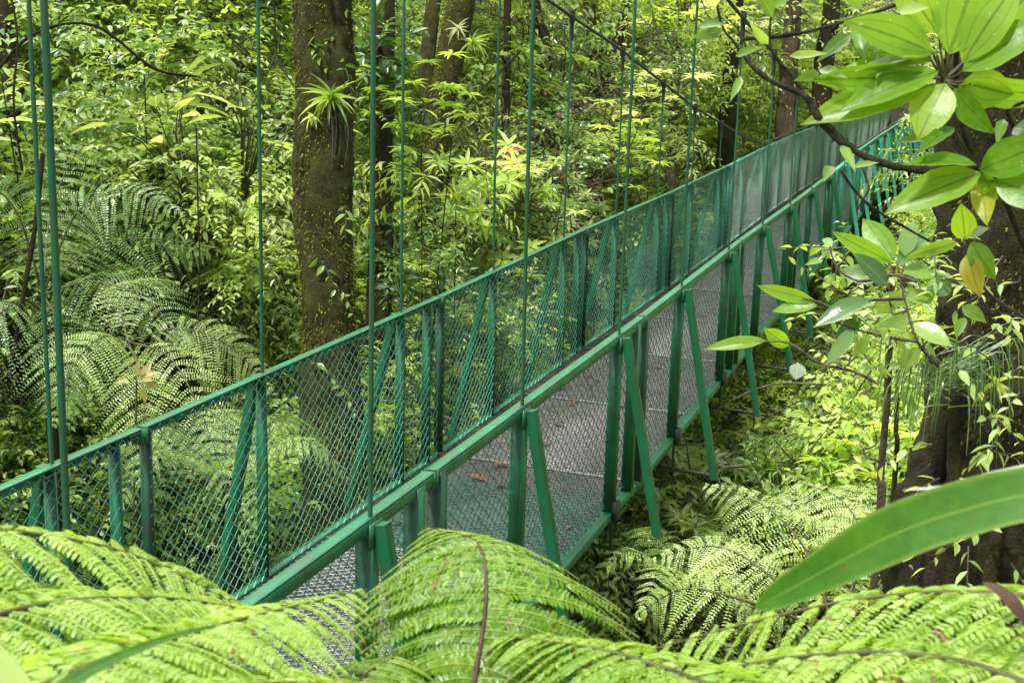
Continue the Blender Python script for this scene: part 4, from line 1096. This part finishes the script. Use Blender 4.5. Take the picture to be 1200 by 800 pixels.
# mid-distance broadleaf shrub right of the bridge
sh = thing('broadleaf_shrub', 'shrub with long pointed dark and light leaves beside the bridge at the right', 'shrub', tuple(px(1060, 420, 3.9)))
mb = MB()
for pts_ in [[(1075, 330), (1045, 322), (1010, 330), (985, 318), (975, 300), (973, 288)], [(1100, 430), (1075, 400), (1060, 350), (1050, 305)], [(1060, 350), (1020, 352), (985, 362), (955, 352), (940, 350)],
             [(1075, 400), (1040, 395), (1000, 385), (965, 372)], [(1030, 450), (1000, 435), (960, 425), (925, 402), (890, 400)]]:
    tube(mb, spline([px(x, y, 3.9) for x, y in pts_], 18), np.linspace(.006, .0025, 18), 6)
mb.obj('stem', M['twig'], sh)
mb = MB(); c = np.array([px(rng.uniform(960, 1095), rng.uniform(285, 440), rng.uniform(3.9, 4.5)) for _ in range(46)])
sprays(mb, c, rng.normal(0, 1, (46, 3)) + [0, 0, .4], .17, 7, .06, .026, OVATE3, .3, tint=.45); mb.obj('small_leaves', [M['leafA'], M['twig']], sh)
for b, tp, w, ti, mm in [((1048, 306), (1014, 258), 30, .45, 'big'), ((1045, 308), (984, 277), 20, .6, 'big'), ((955, 352), (893, 338), 15, .7, 'big'), ((958, 358), (910, 360), 16, .55, 'big'), ((1020, 350), (962, 372), 22, .3, 'leafB'),
                         ((1008, 372), (980, 402), 20, .3, 'leafB'), ((898, 399), (834, 404), 15, .7, 'big'), ((895, 385), (928, 408), 18, .6, 'big'), ((1052, 312), (1085, 270), 22, .4, 'leafB'), ((1058, 320), (1100, 316), 22, .5, 'leafA'),
                         ((1030, 330), (985, 312), 24, .4, 'leafA'), ((1040, 335), (1010, 300), 22, .3, 'leafB'), ((1062, 350), (1095, 345), 20, .5, 'leafA'), ((1065, 372), (1030, 392), 20, .4, 'leafA'), ((1070, 380), (1110, 398), 22, .4, 'leafA'),
                         ((1055, 340), (1030, 368), 20, .5, 'leafA'), ((1000, 385), (975, 420), 16, .4, 'leafB'), ((1080, 410), (1050, 430), 18, .4, 'leafA'), ((935, 425), (934, 442), 18, .5, 'pale'), ((975, 290), (965, 275), 10, .4, 'leafA'),
                         ((1085, 340), (1120, 330), 24, .3, 'leafB'), ((1060, 300), (1068, 262), 20, .4, 'leafB'), ((1035, 300), (1005, 290), 18, .5, 'leafA'), ((1000, 420), (1015, 400), 12, .6, 'leafA')]:
    m1 = MB(); leaf_px(m1, b, tp, w, 3.9, (random.uniform(-.5, .5), .3), tint=ti, d2=3.9 + random.uniform(-.1, .1)); m1.obj('leaf', M[mm], sh)


# ------------------------------------------------------------------ epiphytes, flowers, vines
def rosette(name, label, cat, c, n, L, w, mat, droop=.55, hang=0, face=None, group=None):
    t = thing(name, label, cat, tuple(c), group); mb = MB()
    a = np.arange(n) * 2.4; el = np.linspace(-.5, 1.3, n)
    D = np.stack([np.cos(a) * np.cos(el), np.sin(a) * np.cos(el), np.sin(el)], -1) + (np.asarray(face) if face is not None else 0)
    tp = leaf_tpl([(0, .7), (.2, 1), (.45, .9), (.7, .65), (.88, .3), (1, .02)], .5, droop)
    add_leaves(mb, tp, np.repeat(np.asarray(c)[None], n, 0), D, [0, -.1, 1.0], L * rng.uniform(.6, 1.1, n), w, rng.uniform(.4, 1, n))
    mb.obj('leaves', M[mat], t)
    if hang:
        mb = MB()
        for q in range(hang):
            p = np.asarray(c) + rng.normal(0, .04, 3) * [1, .3, .3]; l = rng.uniform(.15, .55)
            tube(mb, spline([p, p + [rng.normal(0, .02), -.03, -l * .5], p + [rng.normal(0, .03), -.02, -l]], 10), np.linspace(.006, .002, 10), 5)
        mb.obj('hanging_root', M['twig'], t)
    return t


rosette('bromeliad', 'pale green bromeliad with hanging brown roots halfway up the thick mossy trunk', 'bromeliad', px(388, 118, 8.83), 34, .22, .016, 'fern', hang=8, face=(0, -.5, 0))
rosette('bromeliad', 'small leafy epiphyte below the pale bromeliad on the thick mossy trunk', 'bromeliad', px(366, 138, 8.85), 8, .10, .03, 'leafA', face=(0, -.7, -.4))
rosette('bromeliad', 'small spiky bromeliad on the leaning curved trunk', 'bromeliad', px(537, 36, 12.25), 18, .17, .014, 'pale', face=(0, -.6, 0))
rosette('bromeliad', 'spiky bromeliad on the right flank of the leaning trunk', 'bromeliad', px(553, 52, 12.3), 18, .20, .016, 'leafA', face=(0.4, -.4, 0))
rosette('bromeliad', 'tiny bromeliad on the massive right trunk beside the grass tuft', 'bromeliad', px(1165, 452, 4.2), 10, .10, .014, 'leafC', face=(0, -.7, 0))
g_ = px(1108, 445, 4.25); t = thing('grass_tuft', 'drooping tuft of thin grass like leaves growing on the massive right trunk', 'epiphyte', tuple(g_)); mb = MB()
for q in range(110):
    a = rng.uniform(-2.9, .4); L = rng.uniform(.14, .34); d = np.array([math.cos(a) * .9, -abs(math.sin(a)) * .7, rng.uniform(.0, .9)]); p0 = g_ + rng.normal(0, .035, 3)
    ribbon(mb, [p0, p0 + d * L * .45, p0 + d * L * .75 - ZZ * .10 * L, p0 + d * L * .85 - ZZ * .75 * L], [.0022, .003, .0026, .0005], (0, -.4, 1), 9, tint=rng.random())
mb.obj('leaves', M['leafB'], t)
for lab, pts in (('creeper of small dark leaves climbing the top of the thick mossy trunk', [(372, 20), (395, 40), (402, 70), (360, 50), (405, 10), (398, 100)]),
                 ('sparse creeper low on the thick mossy trunk behind the mesh', [(372, 300), (400, 340), (360, 420), (395, 450), (380, 500), (405, 240)])):
    c = np.array([px(x, y, 8.9) for x, y in pts]); t = thing('climbing_plant', lab, 'creeper', tuple(c[0])); mb = MB()
    sprays(mb, c, rng.normal(0, 1, (len(c), 3)) * [1, .2, .4] + [0, -.3, -.5], .25, 8, .10, .045, OVATE3, .6, tint=.45); mb.obj('leaves', [M['leafA'], M['twig']], t)
# leaves and twigs at the lower right edge against the trunk
t = thing('climbing_plant', 'green leafy creeper hanging on the base of the massive right trunk', 'creeper', tuple(px(1190, 520, 4.1))); mb = MB()
c = np.array([px(x, y, 4.05) for x, y in [(1140, 530), (1170, 520), (1195, 535), (1160, 620), (1190, 610), (1130, 330), (1160, 420), (1185, 380), (1100, 560), (1185, 660), (1175, 300), (1195, 460), (1112, 300), (1128, 340), (1105, 380), (1150, 400), (1120, 430), (1175, 440), (1195, 330), (1110, 590), (1135, 640), (1180, 580), (1150, 490), (1092, 520)]])
sprays(mb, c, rng.normal(0, 1, (len(c), 3)) * [1, .3, .4] + [-.4, -.5, 0], .22, 7, .075, .03, OVATE3, .6, tint=.6); mb.obj('leaves', [M['leafA'], M['twig']], t)

for (x, y, d, lab) in [(597, 184, 11.8, 'cluster of orange red flowers in the foliage left of the middle hanger rods'), (664, 208, 12.6, 'second small orange flower cluster right of the larger orange one')]:
    c = px(x, y, d); t = thing('flower_cluster', lab, 'flowers', tuple(c)); mb = MB(); n = 26 if x < 620 else 16
    D = norm(rng.normal(0, 1, (n, 3)) + [0, -.5, .2]); add_leaves(mb, LANCE3, c + rng.normal(0, .05, (n, 3)), D, rng.normal(0, 1, (n, 3)), .07, .02)
    for dd in rng.normal(0, .05, (n, 3)): tube(mb, [c + [0, .02, -.05], c + dd], .002, 3, 0)
    mb.obj('petals', M['orange'], t); mb = MB(); tube(mb, spline([c, c + [.05, .1, -.3], c + [.1, .2, -.9]], 10), .006, 5); mb.obj('stem', M['stalk'], t)
# pinkish young leaves at the left
c = px(160, 448, 7.2); t = thing('young_shoot', 'shoot of pinkish cream young leaves above the left railing', 'shoot', tuple(c)); mb = MB()
D = norm(rng.normal(0, 1, (9, 3)) + [0, -.4, .1]); add_leaves(mb, OVATE3, c + D * .04, D, rng.normal(0, .6, (9, 3)) + [0, -.5, .6], .10, .05)
mb.obj('leaves', leaf_mat('young_leaf', (.20, .26, .07), (.42, .36, .16), (.52, .33, .2), .45, .35), t)
mb = MB(); tube(mb, spline([c, c + [-.03, .05, -.3], c + [-.1, .1, -1.2]], 10), .006, 5); mb.obj('stem', M['stalk'], t)


def vine(label, pts, r, mat='bark_dark'):
    mb = MB(); P = spline([px(*p) for p in pts], 40); tube(mb, P, r, 6, bump=.15, bscale=20)
    tag(mb.obj('vine', M[mat]), label, 'vine')


vine('thin dark vine hanging left of the thick mossy trunk', [(318, -80, 9.5), (322, 20, 9.5), (326, 70, 9.5), (345, 102, 9.3)], .006)
vine('thin vine slanting across the foliage right of the leaning trunk', [(610, 60, 12), (560, 110, 12), (535, 140, 12), (500, 190, 12.2)], .012)
vine('bare looping vine at the upper left behind the near hanger rods', [(-10, 90, 7), (40, 40, 7), (110, 30, 7.2), (180, 80, 7.4), (230, 90, 7.6)], .009)
vine('thin crooked bare twig hanging at the upper left edge', [(5, -40, 6.5), (20, 40, 6.5), (16, 120, 6.5), (26, 200, 6.6)], .006)
vine('long bare stem crossing the ferns at the left', [(230, 150, 9), (232, 240, 9), (234, 320, 9.1), (230, 400, 9.2)], .006)
vine('dark slanting stem at the far left above the railing', [(50, 180, 8), (42, 260, 8), (30, 330, 8), (15, 420, 8)], .016)


# ------------------------------------------------------------------ individual shrubs standing out of the mass
def shrub(label, x, y, d, kind, mat, scale, group=None, name='shrub'):
    c = px(x, y, d); g = ground(c[0], c[1])
    if kind == 'broad': c[2] = max(g + .2, min(c[2], g + .35))
    t = thing(name, label, 'shrub', (c[0], c[1], g), group)
    mb = clump(kind, int(x * 7 + y)); V = [v * scale + c for v in mb.v]; mb.v = V
    # split leaves and wood
    mb.obj('foliage', [M[mat], M['twig']], t)
    mb = MB()
    for q in range(1):
        a = c + rng.normal(0, .2 * scale, 3); tube(mb, spline([a, (a + [c[0], c[1], g]) / 2 + rng.normal(0, .08, 3), (c[0], c[1], g - .1)], 12), np.linspace(.004, .011, 12), 6)
    mb.obj('stem', M['bark_dark'], t)


SH = [('bright yellow green bush with drooping lance leaves left of the leaning trunk', 500, 125, 10.2, 'whorl', 'leafC', .8),
      ('drooping light leaved bush between the slim dark trunk and the leaning trunk', 505, 210, 10, 'lance', 'leafC', .9),
      ('glossy bush with white shining leaves below the leaning trunk', 520, 260, 10.3, 'lance', 'leafB', .8),
      ('small leaved shrub right of the thick mossy trunk just above the left railing', 490, 320, 9.4, 'ovate', 'leafA', .6),
      ('whorled bush above the left railing below the main cable', 735, 180, 13.5, 'whorl', 'leafC', .9),
      ('tall whorled bush with pale leaves behind the far thin hanger rods', 705, 160, 14.5, 'whorl', 'leafD', 1.0),
      ('bush of lance leaves below the orange flowers', 615, 240, 11.8, 'whorl', 'leafD', .8),
      ('light green shrub at the right of the fork-shaped trunk', 760, 120, 16, 'whorl', 'leafD', 1.1),
      ('dense small leaved shrub behind the tall left tree fern', 180, 190, 9.6, 'ovate', 'leafA', .9),
      ('shrub with round leaves over the pale brown trunk', 205, 60, 9.8, 'ovate', 'leafA', .9),
      ('dark glossy shrub in the upper left corner', 60, 60, 8.8, 'ovate', 'leafB', .8),
      ('light small leaved shrub left of the thick mossy trunk', 300, 200, 11.5, 'fine', 'leafA', 1.0),
      ('fresh green shrub just left of the thick mossy trunk above the railing', 300, 330, 9.6, 'ovate', 'leafA', .7),
      ('leafy shrub behind the mesh right of the thick mossy trunk', 470, 430, 9.2, 'fine', 'leafC', .7),
      ('yellow green bush seen through the middle of the left mesh', 600, 380, 10.5, 'fine', 'leafC', .9),
      ('broad leaved plant in the shade below the left railing', 230, 600, 7.2, 'broad', 'leafB', .7)]
for (lab, x, y, d, k, mm, s_) in SH: shrub(lab, x, y, d, k, mm, s_)
for (lab, x, y, d, s_) in [('upright broad leaved plant below the bridge right of the struts', 915, 505, 7.4, .7), ('broad leaved plant left of the reddish sapling', 965, 540, 7.0, .55), ('broad leaved plant under the leafy shrub at the right', 1010, 470, 6.2, .5)]:
    shrub(lab, x, y, d, 'broad', 'leafA', s_, name='broad_leaved_plant')

# ------------------------------------------------------------------ light
SUN_EL, SUN_AZ = math.radians(60), math.radians(215)
w = bpy.data.worlds.new('World'); scene.world = w; w.use_nodes = True; nt = w.node_tree
for n in list(nt.nodes): nt.nodes.remove(n)
sky = mk(nt, 'ShaderNodeTexSky', sky_type='NISHITA'); sky.sun_disc = False; sky.sun_elevation = SUN_EL; sky.sun_rotation = math.pi - SUN_AZ
sky.air_density = 1.0; sky.dust_density = 5.0; sky.ozone_density = .3
hs = mk(nt, 'ShaderNodeHueSaturation'); hs.inputs['Saturation'].default_value = .3; hs.inputs['Value'].default_value = 1.95; nt.links.new(sky.outputs[0], hs.inputs['Color'])
bg = mk(nt, 'ShaderNodeBackground'); bg.inputs['Strength'].default_value = .15; nt.links.new(hs.outputs[0], bg.inputs[0])
ow = mk(nt, 'ShaderNodeOutputWorld'); nt.links.new(bg.outputs[0], ow.inputs[0])
ld = bpy.data.lights.new('sun', 'SUN'); ld.energy = 5.0; ld.angle = math.radians(6); ld.color = (1, .97, .9)
lo = link('sun', ld)
# direction from which the light comes: azimuth measured from +Y towards +X
dv = Vector((math.sin(SUN_AZ) * math.cos(SUN_EL), math.cos(SUN_AZ) * math.cos(SUN_EL), math.sin(SUN_EL)))
lo.rotation_euler = dv.to_track_quat('Z', 'Y').to_euler(); lo.location = (0, 0, 30)

scene.view_settings.view_transform = 'Standard'; scene.view_settings.look = 'None'; scene.view_settings.exposure = 0; scene.view_settings.gamma = 1
scene.cycles.use_denoising = True; scene.cycles.max_bounces = 5; scene.cycles.transparent_max_bounces = 4
scene.cycles.diffuse_bounces = 3; scene.cycles.glossy_bounces = 2; scene.cycles.transmission_bounces = 3
scene.cycles.use_adaptive_sampling = True; scene.cycles.adaptive_threshold = .03
scene.cycles.sample_clamp_indirect = 4
